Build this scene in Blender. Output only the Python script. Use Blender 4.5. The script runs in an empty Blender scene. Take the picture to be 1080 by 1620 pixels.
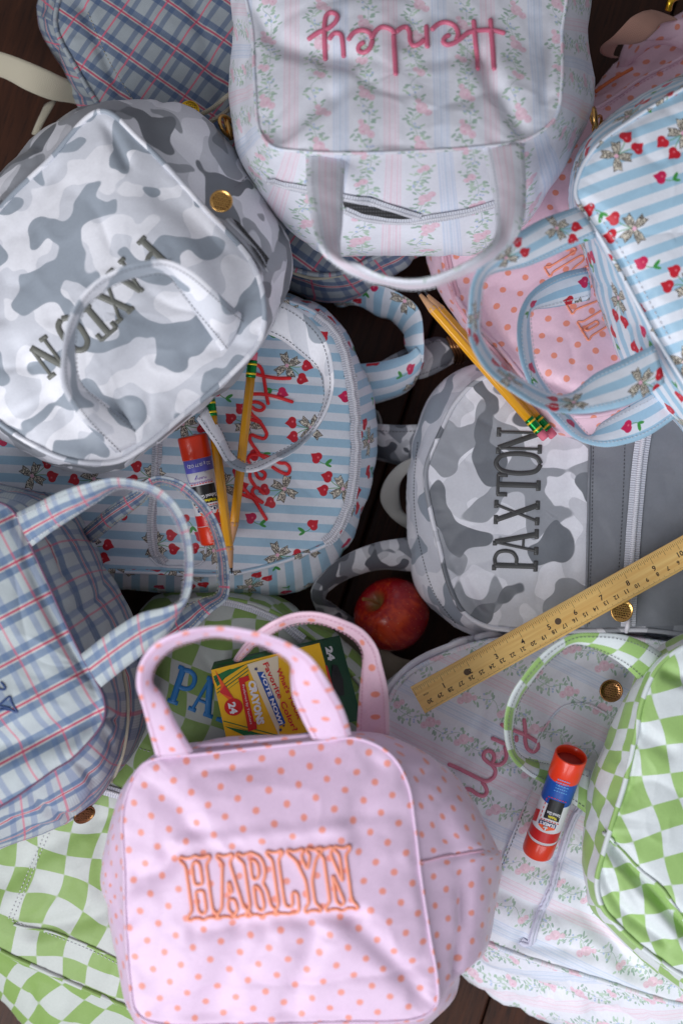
import bpy, math, random
import numpy as np
from mathutils import Vector, Matrix
from mathutils.bvhtree import BVHTree

random.seed(7)
SC = bpy.context.scene
COL = SC.collection

# ------------------------------------------------------------------ camera, lamps, exposure
CAM_H = 1.35                 # camera height over the table boards, metres
FPX = 2244.0                 # focal length in photo pixels (50 mm on a 24x36 frame)
cam_data = bpy.data.cameras.new('camera')
cam_data.sensor_fit = 'VERTICAL'
cam_data.sensor_height = 36.0
cam_data.sensor_width = 24.0
cam_data.lens = FPX / 1620 * 36
cam_data.clip_start = 0.05
cam_data.clip_end = 60
cam_data.dof.use_dof = True
cam_data.dof.focus_distance = 1.205
cam_data.dof.aperture_fstop = 2.9
cam = bpy.data.objects.new('camera', cam_data)
COL.objects.link(cam)
cam.location = (0, 0, CAM_H)
SC.camera = cam

world = bpy.data.worlds.new('World')
SC.world = world
world.use_nodes = True
world.node_tree.nodes['Background'].inputs[0].default_value = (0.77, 0.78, 0.84, 1)
world.node_tree.nodes['Background'].inputs[1].default_value = 0.33

def area(name, loc, target, sx, sy, power, color):
    l = bpy.data.lights.new(name, 'AREA')
    l.shape = 'RECTANGLE'; l.size = sx; l.size_y = sy; l.energy = power; l.color = color
    o = bpy.data.objects.new(name, l); COL.objects.link(o)
    o.location = loc
    o.rotation_euler = (Vector(target) - Vector(loc)).to_track_quat('-Z', 'Y').to_euler()
    return o
area('window_light', (-1.25, -1.25, 1.85), (0, 0.05, 0.1), 1.9, 1.5, 55, (0.95, 0.96, 1.0))
area('bottom_fill_light', (0.4, -2.2, 1.7), (0, 0, 0.1), 1.4, 0.9, 16, (0.88, 0.93, 1.0))  # unseen fill lamp added from the bottom side to lift the shade

SC.view_settings.view_transform = 'Standard'
SC.view_settings.look = 'None'
SC.view_settings.exposure = -0.04
SC.view_settings.gamma = 1.0
SC.view_settings.use_curve_mapping = False
SC.cycles.max_bounces = 6
SC.cycles.use_denoising = True

# ------------------------------------------------------------------ basics
def P(x, y, z):
    """photo pixel + height above the table -> world point"""
    s = (CAM_H - z) / FPX
    return Vector(((x - 540) * s, (810 - y) * s, z))

def PA(a):
    a = np.asarray(a, float)
    s = (CAM_H - a[:, 2]) / FPX
    return np.stack([(a[:, 0] - 540) * s, (810 - a[:, 1]) * s, a[:, 2]], 1)

def to_px(v):
    v = np.asarray(v, float)
    s = FPX / (CAM_H - v[..., 2])
    return np.stack([540 + v[..., 0] * s, 810 - v[..., 1] * s], -1)

def lin(c):
    c = [x / 255 for x in c]
    return tuple([(x / 12.92 if x <= 0.04045 else ((x + 0.055) / 1.055) ** 2.4) for x in c] + [1.0])

def thing(name, label, cat, group=None, loc=(0, 0, 0)):
    o = bpy.data.objects.new(name, None)
    o.empty_display_size = 0.05
    COL.objects.link(o)
    o.location = loc
    o['label'] = label
    o['category'] = cat
    if group: o['group'] = group
    return o

def link(name, me, mat, parent=None, label=None, kind=None, smooth=True):
    if mat is not None and len(me.materials) == 0: me.materials.append(mat)
    o = bpy.data.objects.new(name, me)
    COL.objects.link(o)
    if parent is not None:
        o.parent = parent
        m = Matrix.Identity(4); q = parent
        while q is not None:
            m = Matrix.Translation(q.location) @ q.matrix_parent_inverse @ m if q.parent else Matrix.Translation(q.location) @ m
            q = q.parent
        o.matrix_parent_inverse = m.inverted()
    if label: o['label'] = label
    if kind: o['kind'] = kind
    if smooth:
        me.polygons.foreach_set('use_smooth', [True] * len(me.polygons))
    return o

def mesh(name, verts, faces, uvs=None):
    me = bpy.data.meshes.new(name)
    me.from_pydata([tuple(v) for v in verts], [], faces)
    me.update()
    if uvs is not None:
        uvl = me.uv_layers.new(name='UVMap')
        idx = np.empty(len(me.loops), dtype=np.int32)
        me.loops.foreach_get('vertex_index', idx)
        uvl.data.foreach_set('uv', np.asarray(uvs, dtype=np.float32)[idx].ravel())
    return me

# ------------------------------------------------------------------ numpy noise
_rs = np.random.RandomState(11)
_perm = _rs.permutation(512)
_perm = np.concatenate([_perm, _perm])
_grad = _rs.normal(size=(512, 3)); _grad /= np.linalg.norm(_grad, axis=1)[:, None]
def perlin(p):
    p = np.asarray(p, float)
    i = np.floor(p).astype(int); f = p - i
    u = f * f * f * (f * (f * 6 - 15) + 10)
    out = 0
    for dx in (0, 1):
        for dy in (0, 1):
            for dz in (0, 1):
                h = _perm[(_perm[(_perm[(i[:, 0] + dx) & 511] + i[:, 1] + dy) & 511] + i[:, 2] + dz) & 511]
                g = _grad[h]
                d = ((f - (dx, dy, dz)) * g).sum(1)
                w = (u[:, 0] if dx else 1 - u[:, 0]) * (u[:, 1] if dy else 1 - u[:, 1]) * (u[:, 2] if dz else 1 - u[:, 2])
                out = out + w * d
    return out

# ------------------------------------------------------------------ curves
def catmull(pts, m=10, closed=False, step=None):
    """centripetal Catmull-Rom through pts (K,D): m samples per span"""
    pts = np.asarray(pts, float)
    K = len(pts)
    if K == 2 and not closed:
        t = np.linspace(0, 1, m + 1)[:, None]
        return pts[0] * (1 - t) + pts[1] * t
    out = []
    spans = K if closed else K - 1
    for k in range(spans):
        if closed:
            p0, p1, p2, p3 = pts[(k - 1) % K], pts[k], pts[(k + 1) % K], pts[(k + 2) % K]
        else:
            p1, p2 = pts[k], pts[k + 1]
            p0 = pts[k - 1] if k > 0 else 2 * p1 - p2
            p3 = pts[k + 2] if k + 2 < K else 2 * p2 - p1
        d = [max(np.linalg.norm(b - a), 1e-9) ** 0.5 for a, b in ((p0, p1), (p1, p2), (p2, p3))]
        t0, t1 = 0, d[0]; t2 = t1 + d[1]; t3 = t2 + d[2]
        t = np.linspace(t1, t2, m, endpoint=False)[:, None]
        a1 = (t1 - t) / (t1 - t0) * p0 + (t - t0) / (t1 - t0) * p1
        a2 = (t2 - t) / (t2 - t1) * p1 + (t - t1) / (t2 - t1) * p2
        a3 = (t3 - t) / (t3 - t2) * p2 + (t - t2) / (t3 - t2) * p3
        b1 = (t2 - t) / (t2 - t0) * a1 + (t - t0) / (t2 - t0) * a2
        b2 = (t3 - t) / (t3 - t1) * a2 + (t - t1) / (t3 - t1) * a3
        out.append((t2 - t) / (t2 - t1) * b1 + (t - t1) / (t2 - t1) * b2)
    out = np.concatenate(out)
    if not closed: out = np.vstack([out, pts[-1]])
    return out

def resample(pts, n=None, step=None, closed=False):
    pts = np.asarray(pts, float)
    if closed: pts = np.vstack([pts, pts[0]])
    L = np.concatenate([[0], np.cumsum(np.linalg.norm(np.diff(pts[:, :3], axis=0), axis=1))])
    if step is not None: n = max(2, int(L[-1] / step) + 1)
    t = np.linspace(0, L[-1], n + 1 if closed else n)
    if closed: t = t[:-1]
    return np.stack([np.interp(t, L, pts[:, k]) for k in range(pts.shape[1])], 1)

def frames(c, closed=False, up=None):
    n = len(c)
    if closed:
        t = np.roll(c, -1, 0) - np.roll(c, 1, 0)
    else:
        t = np.gradient(c, axis=0)
    t /= np.linalg.norm(t, axis=1)[:, None] + 1e-12
    up = np.tile(np.array([0, 0, 1.0]), (n, 1)) if up is None else up
    s = np.cross(t, up)
    bad = np.linalg.norm(s, axis=1) < 1e-3
    s[bad] = np.cross(t[bad], np.array([0.3, 1.0, 0]))
    s /= np.linalg.norm(s, axis=1)[:, None]
    u = np.cross(s, t)
    return t, s, u

def tube_data(c, r, sides=8, closed=False, flat=1.0, up=None, cap=True):
    c = np.asarray(c, float); n = len(c)
    t, s, u = frames(c, closed, up)
    r = np.broadcast_to(np.asarray(r, float), (n,))
    a = np.linspace(0, 2 * math.pi, sides, endpoint=False)
    V = c[:, None] + r[:, None, None] * (np.cos(a)[None, :, None] * s[:, None] + flat * np.sin(a)[None, :, None] * u[:, None])
    F = []
    for i in range(n if closed else n - 1):
        j = (i + 1) % n
        for k in range(sides):
            l = (k + 1) % sides
            F.append((i * sides + k, i * sides + l, j * sides + l, j * sides + k))
    V = V.reshape(-1, 3)
    L = np.concatenate([[0], np.cumsum(np.linalg.norm(np.diff(c, axis=0), axis=1))])
    uv = np.stack([np.repeat(L, sides), np.tile(a / (2 * math.pi) * 2 * math.pi * float(r.mean()), n)], 1)
    if cap and not closed:
        F.append(tuple(range(sides))[::-1]); F.append(tuple((n - 1) * sides + k for k in range(sides)))
    return V, F, uv

class MB:
    """collects pieces into one mesh"""
    def __init__(s): s.v = []; s.f = []; s.uv = []; s.n = 0
    def add(s, V, F, uv=None):
        V = np.asarray(V, float)
        s.v.append(V); s.f += [tuple(i + s.n for i in f) for f in F]
        s.uv.append(np.zeros((len(V), 2)) if uv is None else np.asarray(uv, float)); s.n += len(V)
        return s
    def build(s, name, mat, parent=None, label=None, kind=None, smooth=True):
        return link(name, mesh(name, np.concatenate(s.v), s.f, np.concatenate(s.uv)), mat, parent, label, kind, smooth)

def tube(name, c, r, mat, parent=None, **k):
    lab = k.pop('label', None); kind = k.pop('kind', None)
    V, F, uv = tube_data(c, r, **k)
    return link(name, mesh(name, V, F, uv), mat, parent, lab, kind)

# ------------------------------------------------------------------ materials
def new_mat(name):
    m = bpy.data.materials.new(name); m.use_nodes = True
    nt = m.node_tree; b = nt.nodes['Principled BSDF']
    return m, nt, b

class N:
    """small node writer"""
    def __init__(s, nt): s.nt = nt
    def node(s, t, **k):
        n = s.nt.nodes.new(t)
        for a, b in k.items(): setattr(n, a, b)
        return n
    def put(s, sock, v):
        if isinstance(v, bpy.types.NodeSocket): s.nt.links.new(v, sock)
        else: sock.default_value = v
    def math(s, op, a, b=None, c=None, clamp=False):
        n = s.node('ShaderNodeMath', operation=op); n.use_clamp = clamp
        s.put(n.inputs[0], a)
        if b is not None: s.put(n.inputs[1], b)
        if c is not None: s.put(n.inputs[2], c)
        return n.outputs[0]
    def vmath(s, op, a, b=None, scale=None):
        n = s.node('ShaderNodeVectorMath', operation=op)
        s.put(n.inputs[0], a)
        if b is not None: s.put(n.inputs[1], b)
        if scale is not None: s.put(n.inputs['Scale'], scale)
        return n.outputs['Value'] if op in ('LENGTH', 'DISTANCE', 'DOT_PRODUCT') else n.outputs[0]
    def mix(s, f, a, b, blend='MIX'):
        n = s.node('ShaderNodeMix', data_type='RGBA', blend_type=blend)
        s.put(n.inputs[0], f); s.put(n.inputs[6], a); s.put(n.inputs[7], b)
        return n.outputs[2]
    def uv(s): return s.node('ShaderNodeUVMap').outputs[0]
    def noise(s, vec, scale, detail=0.0, rough=0.5, dist=0.0, out='Fac'):
        n = s.node('ShaderNodeTexNoise'); n.normalize = True
        s.put(n.inputs['Vector'], vec); n.inputs['Scale'].default_value = scale
        n.inputs['Detail'].default_value = detail; n.inputs['Roughness'].default_value = rough
        n.inputs['Distortion'].default_value = dist
        return n.outputs[0 if out == 'Fac' else 1]
    def step(s, v, edge, soft=0.01):
        n = s.node('ShaderNodeMapRange', interpolation_type='SMOOTHSTEP')
        s.put(n.inputs[0], v); n.inputs[1].default_value = edge - soft; n.inputs[2].default_value = edge + soft
        return n.outputs[0]
    def band(s, fr, c, hw, soft=0.01):
        """1 where |fr-c|<hw"""
        d = s.math('ABSOLUTE', s.math('SUBTRACT', fr, c))
        n = s.node('ShaderNodeMapRange', interpolation_type='SMOOTHSTEP')
        s.put(n.inputs[0], d); n.inputs[1].default_value = hw + soft; n.inputs[2].default_value = hw - soft
        return n.outputs[0]
    def sep(s, v):
        n = s.node('ShaderNodeSeparateXYZ'); s.put(n.inputs[0], v); return n.outputs
    def comb(s, x, y, z=0.0):
        n = s.node('ShaderNodeCombineXYZ'); s.put(n.inputs[0], x); s.put(n.inputs[1], y); s.put(n.inputs[2], z); return n.outputs[0]

def cloth_finish(nt, b, q, uv, col, rough=0.46, bump=0.2, weave=0.12, sheen=0.15):
    spk = q.math('MULTIPLY_ADD', q.noise(uv, 420, 2, .7), .16, .92)
    big = q.math('MULTIPLY_ADD', q.noise(uv, 14, 2, .6), .10, .95)
    col = q.mix(1.0, col, q.comb(q.math('MULTIPLY', spk, big), q.math('MULTIPLY', spk, big), q.math('MULTIPLY', spk, big)), 'MULTIPLY')
    nt.links.new(col, b.inputs['Base Color'])
    geo = q.node('ShaderNodeNewGeometry').outputs['Position']
    n1 = q.noise(geo, 42, 1.2, 0.4, 0.5)
    n2 = q.noise(uv, 1500, 1)
    h = q.math('ADD', q.math('MULTIPLY', n1, 1.0), q.math('MULTIPLY', n2, weave * 0.1))
    bp = q.node('ShaderNodeBump'); bp.inputs['Strength'].default_value = bump; bp.inputs['Distance'].default_value = 0.006
    nt.links.new(h, bp.inputs['Height']); nt.links.new(bp.outputs[0], b.inputs['Normal'])
    b.inputs['Roughness'].default_value = rough
    b.inputs['Specular IOR Level'].default_value = 0.45
    b.inputs['Sheen Weight'].default_value = sheen
    b.inputs['Sheen Roughness'].default_value = 0.4

def plain(name, rgb, rough=0.5, metal=0.0, spec=0.5, noise_amt=0.0, noise_scale=60, coat=0.0, bump=0.0):
    m, nt, b = new_mat(name); q = N(nt)
    c = lin(rgb)
    if noise_amt or bump:
        geo = q.node('ShaderNodeTexCoord').outputs['Object']
        n1 = q.noise(geo, noise_scale, 4)
        dark = tuple([x * (1 - noise_amt) for x in c[:3]] + [1]); lite = tuple([min(1, x * (1 + noise_amt)) for x in c[:3]] + [1])
        nt.links.new(q.mix(n1, dark, lite), b.inputs['Base Color'])
        if bump:
            bp = q.node('ShaderNodeBump'); bp.inputs['Strength'].default_value = bump; bp.inputs['Distance'].default_value = 0.002
            nt.links.new(n1, bp.inputs['Height']); nt.links.new(bp.outputs[0], b.inputs['Normal'])
    else:
        b.inputs['Base Color'].default_value = c
    b.inputs['Roughness'].default_value = rough; b.inputs['Metallic'].default_value = metal
    b.inputs['Specular IOR Level'].default_value = spec; b.inputs['Coat Weight'].default_value = coat
    return m

def camo_mat(name, base, white, mid, dark=None, seed=0.0, scale=26, th=(0.53, 0.56, 0.62), rough=0.46):
    m, nt, b = new_mat(name); q = N(nt); uv = q.uv()
    def layer(off, sc, dist, edge):
        v = q.vmath('ADD', uv, (off + seed, off * 1.7 - seed, 0))
        return q.step(q.noise(v, sc, 0.7, 0.35, dist * .25), edge, 0.006)
    col = q.mix(layer(3.1, scale, 1.1, th[0]), lin(base), lin(white))
    col = q.mix(layer(7.7, scale * 0.9, 1.3, th[1]), col, lin(mid))
    if dark is not None: col = q.mix(layer(12.3, scale * 0.85, 1.2, th[2]), col, lin(dark))
    cloth_finish(nt, b, q, uv, col, rough=rough)
    return m

def dots_mat(name, base, dot, period=0.0222, r=0.0032, ang=0.0, rough=0.42):
    m, nt, b = new_mat(name); q = N(nt); uv = q.uv()
    wob = q.vmath('SCALE', q.vmath('SUBTRACT', q.noise(uv, 25, 0, out='Color'), (0.5, 0.5, 0.5)), scale=0.004)
    uvw = q.vmath('ADD', uv, wob)
    def lat(off):
        v = q.vmath('SCALE', q.vmath('ADD', uvw, (off * period, off * period, 0)), scale=1 / period)
        f = q.vmath('FRACTION', v)
        x = q.sep(f)
        v2 = q.comb(q.math('SUBTRACT', x[0], 0.5), q.math('SUBTRACT', x[1], 0.5))
        d = q.vmath('LENGTH', v2)
        n = q.node('ShaderNodeMapRange', interpolation_type='SMOOTHSTEP'); q.put(n.inputs[0], d)
        n.inputs[1].default_value = (r + 0.0004) / period; n.inputs[2].default_value = (r - 0.0004) / period
        return n.outputs[0]
    k = q.math('MAXIMUM', lat(0.0), lat(0.5))
    cloth_finish(nt, b, q, uv, q.mix(k, lin(base), lin(dot)), rough=rough, sheen=0.25)
    return m

def check_mat(name, c1, c2, size=0.021, warp=0.011, wscale=22, rough=0.5):
    m, nt, b = new_mat(name); q = N(nt); uv = q.uv()
    w = q.vmath('SCALE', q.vmath('SUBTRACT', q.noise(uv, wscale, 0, out='Color'), (0.5, 0.5, 0.5)), scale=warp * 2)
    v = q.vmath('SCALE', q.vmath('ADD', uv, w), scale=1 / size)
    x = q.sep(v)
    def tri(a):   # smooth square wave
        return q.math('SINE', q.math('MULTIPLY', a, math.pi))
    k = q.step(q.math('MULTIPLY', tri(x[0]), tri(x[1])), 0.0, 0.02)
    cloth_finish(nt, b, q, uv, q.mix(k, lin(c1), lin(c2)), rough=rough)
    return m

def plaid_mat(name, period=0.033, rough=0.6, base=(184, 193, 194), blue_=(64, 100, 142), strong2=False):
    m, nt, b = new_mat(name); q = N(nt); uv = q.uv()
    s = q.vmath('SCALE', uv, scale=1 / period)
    f = q.vmath('FRACTION', q.vmath('ADD', s, (100, 100, 0)))
    x = q.sep(f)
    fine = q.sep(q.vmath('FRACTION', q.vmath('SCALE', uv, scale=1 / 0.0011)))
    col = lin(base)
    blue = lin(blue_); lav = lin((120, 138, 172))
    thread = q.math('MULTIPLY_ADD', q.band(fine[1], 0.5, 0.22, 0.1), 0.25, 0.75)
    # faint cross bands (direction u)
    col = q.mix(q.math('MULTIPLY', q.math('ADD', q.band(x[0], 0.25, 0.075), q.band(x[0], 0.75, 0.075)), 0.6), col, lav if not strong2 else blue)
    # blue bands (direction v)
    k = q.math('ADD', q.band(x[1], 0.345, 0.088), q.band(x[1], 0.655, 0.088))
    col = q.mix(q.math('MULTIPLY', q.math('MULTIPLY', k, thread), 0.85), col, blue)
    col = q.mix(q.math('MULTIPLY', q.band(x[1], 0.5, 0.055), 0.6), col, lin((206, 196, 186)))
    col = q.mix(q.math('MULTIPLY', q.band(x[0], 0.5, 0.026), 0.62 if not strong2 else 0.85), col, lin((216, 84, 112)))
    col = q.mix(q.math('MULTIPLY', q.band(x[1], 0.5, 0.028), 0.9), col, lin((190, 44, 84)))
    # houndstooth-like micro weave in the pale squares
    mw = q.math('MULTIPLY', q.band(fine[0], 0.5, 0.25, 0.12), q.band(fine[1], 0.5, 0.25, 0.12))
    col = q.mix(q.math('MULTIPLY', mw, 0.45), col, lin((110, 118, 138)))
    cloth_finish(nt, b, q, uv, col, rough=rough, bump=0.3, sheen=0.1)
    return m

# ------------------------------------------------------------------ printed cloth patterns, computed here
def make_image(name, rgb):
    h, w, _ = rgb.shape
    im = bpy.data.images.new(name, w, h)
    a = np.ones((h, w, 4), np.float32); a[..., :3] = np.clip(rgb, 0, 1)
    im.pixels.foreach_set(a.ravel()); im.update(); im.pack()
    return im

class Cloth:
    """tileable canvas, size in cm"""
    def __init__(s, w, h, res):
        s.w, s.h, s.res = w, h, res
        y, x = np.mgrid[0:int(h * res), 0:int(w * res)]
        s.x = (x + .5) / res; s.y = (y + .5) / res
        s.img = np.zeros(s.x.shape + (3,), np.float32)
    def local(s, cx, cy, ang=0.0):
        dx = (s.x - cx + s.w / 2) % s.w - s.w / 2
        dy = (s.y - cy + s.h / 2) % s.h - s.h / 2
        c, n = math.cos(ang), math.sin(ang)
        return dx * c + dy * n, -dx * n + dy * c
    def paint(s, sdf, rgb, alpha=1.0, mod=None):
        a = np.clip(0.5 - sdf * s.res, 0, 1) * alpha
        c = np.array(rgb, np.float32) / 255
        c = c * (mod[..., None] if mod is not None else 1)
        s.img = s.img * (1 - a[..., None]) + c * a[..., None]
    def circle(s, cx, cy, r, rgb, **k):
        u, v = s.local(cx, cy); s.paint(np.hypot(u, v) - r, rgb, **k)
    def ellipse(s, cx, cy, a, b, ang, rgb, **k):
        u, v = s.local(cx, cy, ang); s.paint((np.hypot(u / a, v / b) - 1) * min(a, b), rgb, **k)
    def seg(s, x0, y0, x1, y1, w, rgb, **k):
        u, v = s.local(x0, y0); dx, dy = x1 - x0, y1 - y0
        t = np.clip((u * dx + v * dy) / (dx * dx + dy * dy), 0, 1)
        s.paint(np.hypot(u - t * dx, v - t * dy) - w, rgb, **k)

def cherry_image():
    C = Cloth(16.5, 16.5, 60); rs = np.random.RandomState(5)
    st = (np.abs((C.y / 1.5) % 1 - 0.5) - 0.25) * 1.5
    C.img[:] = np.array([226, 231, 240]) / 255
    C.paint(st, (166, 202, 224))
    n = perlin(np.stack([C.x.ravel() * 6.5, C.y.ravel() * 6.5, 0 * C.x.ravel()], 1)).reshape(C.x.shape)
    def heart(cx, cy, r, ang, rgb):
        u, v = C.local(cx, cy, ang)
        d = np.minimum(np.hypot(u + .36 * r, v - .18 * r) - .66 * r, np.hypot(u - .36 * r, v - .18 * r) - .66 * r)
        d2 = np.maximum(np.abs(u) * 0.78 + -(v) * 0.62 - 0.72 * r, v - .15 * r)
        C.paint(np.minimum(d, d2), rgb)
        C.circle(cx + .3 * r * math.cos(ang + 2.2), cy + .3 * r * math.sin(ang + 2.2), .09, (236, 130, 140), alpha=.8)
    def bez(x0, y0, x1, y1, bend):
        mx, my = (x0 + x1) / 2 + bend * (y1 - y0), (y0 + y1) / 2 - bend * (x1 - x0)
        p = None
        for t in np.linspace(0, 1, 7):
            q = ((1 - t) ** 2 * x0 + 2 * t * (1 - t) * mx + t * t * x1, (1 - t) ** 2 * y0 + 2 * t * (1 - t) * my + t * t * y1)
            if p: C.seg(p[0], p[1], q[0], q[1], .028, (88, 150, 84))
            p = q
    def leaf(cx, cy, ang, s=1.0):
        C.ellipse(cx + .32 * s * math.cos(ang), cy + .32 * s * math.sin(ang), .36 * s, .14 * s, ang, (64, 150, 66))
    reds = [(196, 26, 44), (204, 30, 50), (206, 26, 84)]
    def single(cx, cy, a, s):
        tx, ty = cx + 1.0 * math.cos(a), cy + 1.0 * math.sin(a)
        bez(cx, cy, tx, ty, .25 * s)
        leaf(tx, ty, a + 1.3 * s); leaf(tx, ty, a + .2 * s, .8)
        heart(cx, cy, .5, a - math.pi / 2, reds[rs.randint(3)])
    def bow(cx, cy, a):
        cen = (cx, cy)
        for sgn in (-1, 1):
            tx, ty = cx + 1.55 * math.cos(a + .33 * sgn), cy + 1.55 * math.sin(a + .33 * sgn)
            bez(cx, cy, tx, ty, .12 * sgn)
        for k, (da, L, w) in enumerate(((.85, 1.1, .25), (-.85, 1.1, .25), (2.2, 1.1, .25), (-2.2, 1.1, .25))):
            u, v = C.local(cx, cy, a + da)
            ww = .07 + w * np.clip(u / (L * .55), 0, 1) ** .9
            d = np.maximum(np.maximum(-u, u - L + .06 - .12 * np.abs(v) / w), np.abs(v) - ww)
            C.paint(d, (232, 224, 206))
            sp = np.where(np.abs(n) > .13, 1.0, -1.0)
            C.img = np.where(((d < -.03) & (sp > 0) & (np.abs(n) < .36))[..., None], np.array([38, 32, 34], np.float32) / 255, C.img)
            C.paint(np.abs(d + .01) - .022, (60, 52, 50), alpha=.8)
        C.circle(cx, cy, .16, (232, 178, 200))
        for sgn in (-1, 1):
            tx, ty = cx + 1.75 * math.cos(a + .36 * sgn), cy + 1.75 * math.sin(a + .36 * sgn)
            heart(tx, ty, .50, a + math.pi / 2, reds[rs.randint(2)])
    k = 0
    for j in range(3):
        for i in range(3):
            cx, cy = i * 5.5 + (j % 2) * 2.4 + rs.uniform(-.4, .4), j * 5.5 + 1 + rs.uniform(-.4, .4)
            a = [2.9, 0.4, 3.6, -0.5, 2.4, 3.3, 0.2, 2.7, -0.3][k]
            bow(cx, cy, a); k += 1
    for j in range(3):
        for i in range(3):
            cx, cy = i * 5.5 + 2.75 + (j % 2) * 2.4 + rs.uniform(-.25, .25), j * 5.5 + 3.6 + rs.uniform(-.3, .3)
            single(cx, cy, rs.choice([.2, 2.8, -.7, -2.4]) + rs.uniform(-.3, .3), rs.choice([-1, 1]))
    return make_image('cherry_stripe_print', C.img)

def floral_image():
    C = Cloth(7.7, 9.6, 90); rs = np.random.RandomState(9)
    C.img[:] = np.array([228, 229, 238]) / 255
    def line(x, w, rgb, a):
        d = np.abs((C.x - x + 3.85) % 7.7 - 3.85) - w
        C.paint(d, rgb, alpha=a)
    line(0, .62, (236, 220, 230), .45)
    for x, w, a in ((-.52, .05, .8), (-.34, .03, .6), (-.12, .09, .85), (.1, .03, .6), (.3, .07, .8), (.52, .04, .7)): line(x, w, (232, 188, 204), a * .6)
    line(3.85, .62, (214, 222, 240), .55)
    for x, w, a in ((-.52, .05, .8), (-.3, .04, .6), (-.05, .08, .85), (.15, .03, .6), (.38, .06, .8), (.54, .03, .7)): line(3.85 + x, w, (182, 200, 226), a * .65)
    greens = [(136, 172, 142), (156, 188, 156), (122, 156, 134), (172, 198, 172)]
    for col, x0 in enumerate((1.92, 5.78)):
        ys = np.arange(0, 9.6, .12)
        vine = lambda y: x0 + .34 * math.sin(2 * math.pi * (y / 3.2 + col * .37)) + .1 * math.sin(2 * math.pi * y / 1.6)
        for y in ys:
            C.seg(vine(y), y, vine(y + .12), y + .12, .022, greens[2], alpha=.7)
        for y in ys:
            for s in (-1, 1):
                if rs.rand() < .62:
                    L = rs.uniform(.15, .75); a = rs.uniform(-.5, .9)
                    bx, by = vine(y) + s * L * math.cos(a), y + L * math.sin(a)
                    if rs.rand() < .35: C.seg(vine(y), y, bx, by, .012, greens[1], alpha=.7)
                    C.ellipse(bx, by, rs.uniform(.15, .26), rs.uniform(.065, .105), a * s + rs.uniform(-.6, .6) + (0 if s > 0 else math.pi), greens[rs.randint(4)], alpha=.85)
        for k in range(3):
            y = 3.2 * k + .5 + col * 1.3; x = vine(y) + rs.uniform(-.12, .12)
            for jx, jy, r in ((0, 0, .46), (.5, -.4, .3), (-.25, .6, .24)) if k != 1 else ((0, 0, .33), (-.4, .28, .24)):
                C.circle(x + jx, y + jy, r, (232, 186, 202), alpha=.9)
                for t in range(5):
                    a = rs.uniform(0, 6.28); rr = r * rs.uniform(.15, .6)
                    C.ellipse(x + jx + rr * math.cos(a), y + jy + rr * math.sin(a), r * .34, r * .16, a + 1.57, (220, 152, 178) if t % 2 else (240, 204, 216), alpha=.75)
            for t in range(4):
                bx, by = vine(y + 1.6) + rs.uniform(-.5, .5), y + 1.6 + rs.uniform(-.4, .4)
                C.circle(bx, by, .09, (160, 180, 220), alpha=.9)
    C.img = C.img * .76 + .24 * np.array([228, 229, 238], np.float32) / 255
    return make_image('rose_stripe_print', C.img)

def image_mat(name, img, w, h, rough=0.48):
    m, nt, b = new_mat(name); q = N(nt); uv = q.uv()
    v = q.node('ShaderNodeVectorMath', operation='MULTIPLY'); q.put(v.inputs[0], uv); v.inputs[1].default_value = (1 / w, 1 / h, 1)
    t = q.node('ShaderNodeTexImage'); t.image = img; t.interpolation = 'Cubic'
    nt.links.new(v.outputs[0], t.inputs[0])
    cloth_finish(nt, b, q, uv, t.outputs[0], rough=rough)
    return m
# ------------------------------------------------------------------ soft goods builder
def seg_dist(p, line):
    p = np.asarray(p, float); best = np.full(len(p), 1e9)
    for a, b in zip(line[:-1], line[1:]):
        a = np.array(a, float); b = np.array(b, float); d = b - a
        t = np.clip(((p - a) @ d) / (d @ d + 1e-9), 0, 1)
        best = np.minimum(best, np.linalg.norm(p - (a + t[:, None] * d), axis=1))
    return best

def cloth_offset(V, amp=0.002, freq=11, seed=0.0, fold=None, creases=(), calm=()):
    p = V + seed
    w = np.stack([perlin(p * 7 + 3.1), perlin(p * 7 + 9.4), perlin(p * 7 + 17.7)], 1) * 0.05
    n = perlin(p * freq) * 1.3
    r = 1 - np.abs(perlin((p + w) * freq * 1.5)) * 3.2
    r = np.clip(r, 0, 1) ** 3
    r2 = np.clip(1 - np.abs(perlin((p + w * 1.5) * freq * 3.1 + 31)) * 3.4, 0, 1) ** 3
    d = amp * (n - 0.8 * r + 0.24 * r2)
    if fold is not None:
        for ang, fa, ff in fold:
            c, s = math.cos(ang), math.sin(ang)
            q = np.stack([(p[:, 0] * c + p[:, 1] * s) * ff * 0.22, (-p[:, 0] * s + p[:, 1] * c) * ff, p[:, 2] * 3], 1)
            d = d + fa * perlin(q + 5.5) * 1.4
    if calm:
        px = to_px(V)
        for line, wd in calm:
            sd_ = seg_dist(px, line)
            d = d * (1 - .8 * np.exp(-(sd_ / wd) ** 2)) + .0022 * perlin(V * 75 + 40) * np.exp(-((sd_ - wd * .85) / (wd * .3)) ** 2)
    if creases:
        px = to_px(V)
        for line, wd, dep in creases:
            pl = catmull(line, 6) if len(line) > 2 else np.asarray(line, float)
            dd = seg_dist(px, pl)
            d = d - dep * np.exp(-(dd / wd) ** 2)
    return d

def grid_normals(G, closed_u=True):
    """G rows x cols x 3"""
    du = (np.roll(G, -1, 1) - np.roll(G, 1, 1)) if closed_u else np.gradient(G, axis=1)
    dv = np.gradient(G, axis=0)
    n = np.cross(du, dv)
    n /= np.linalg.norm(n, axis=2)[..., None] + 1e-12
    return n

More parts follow.
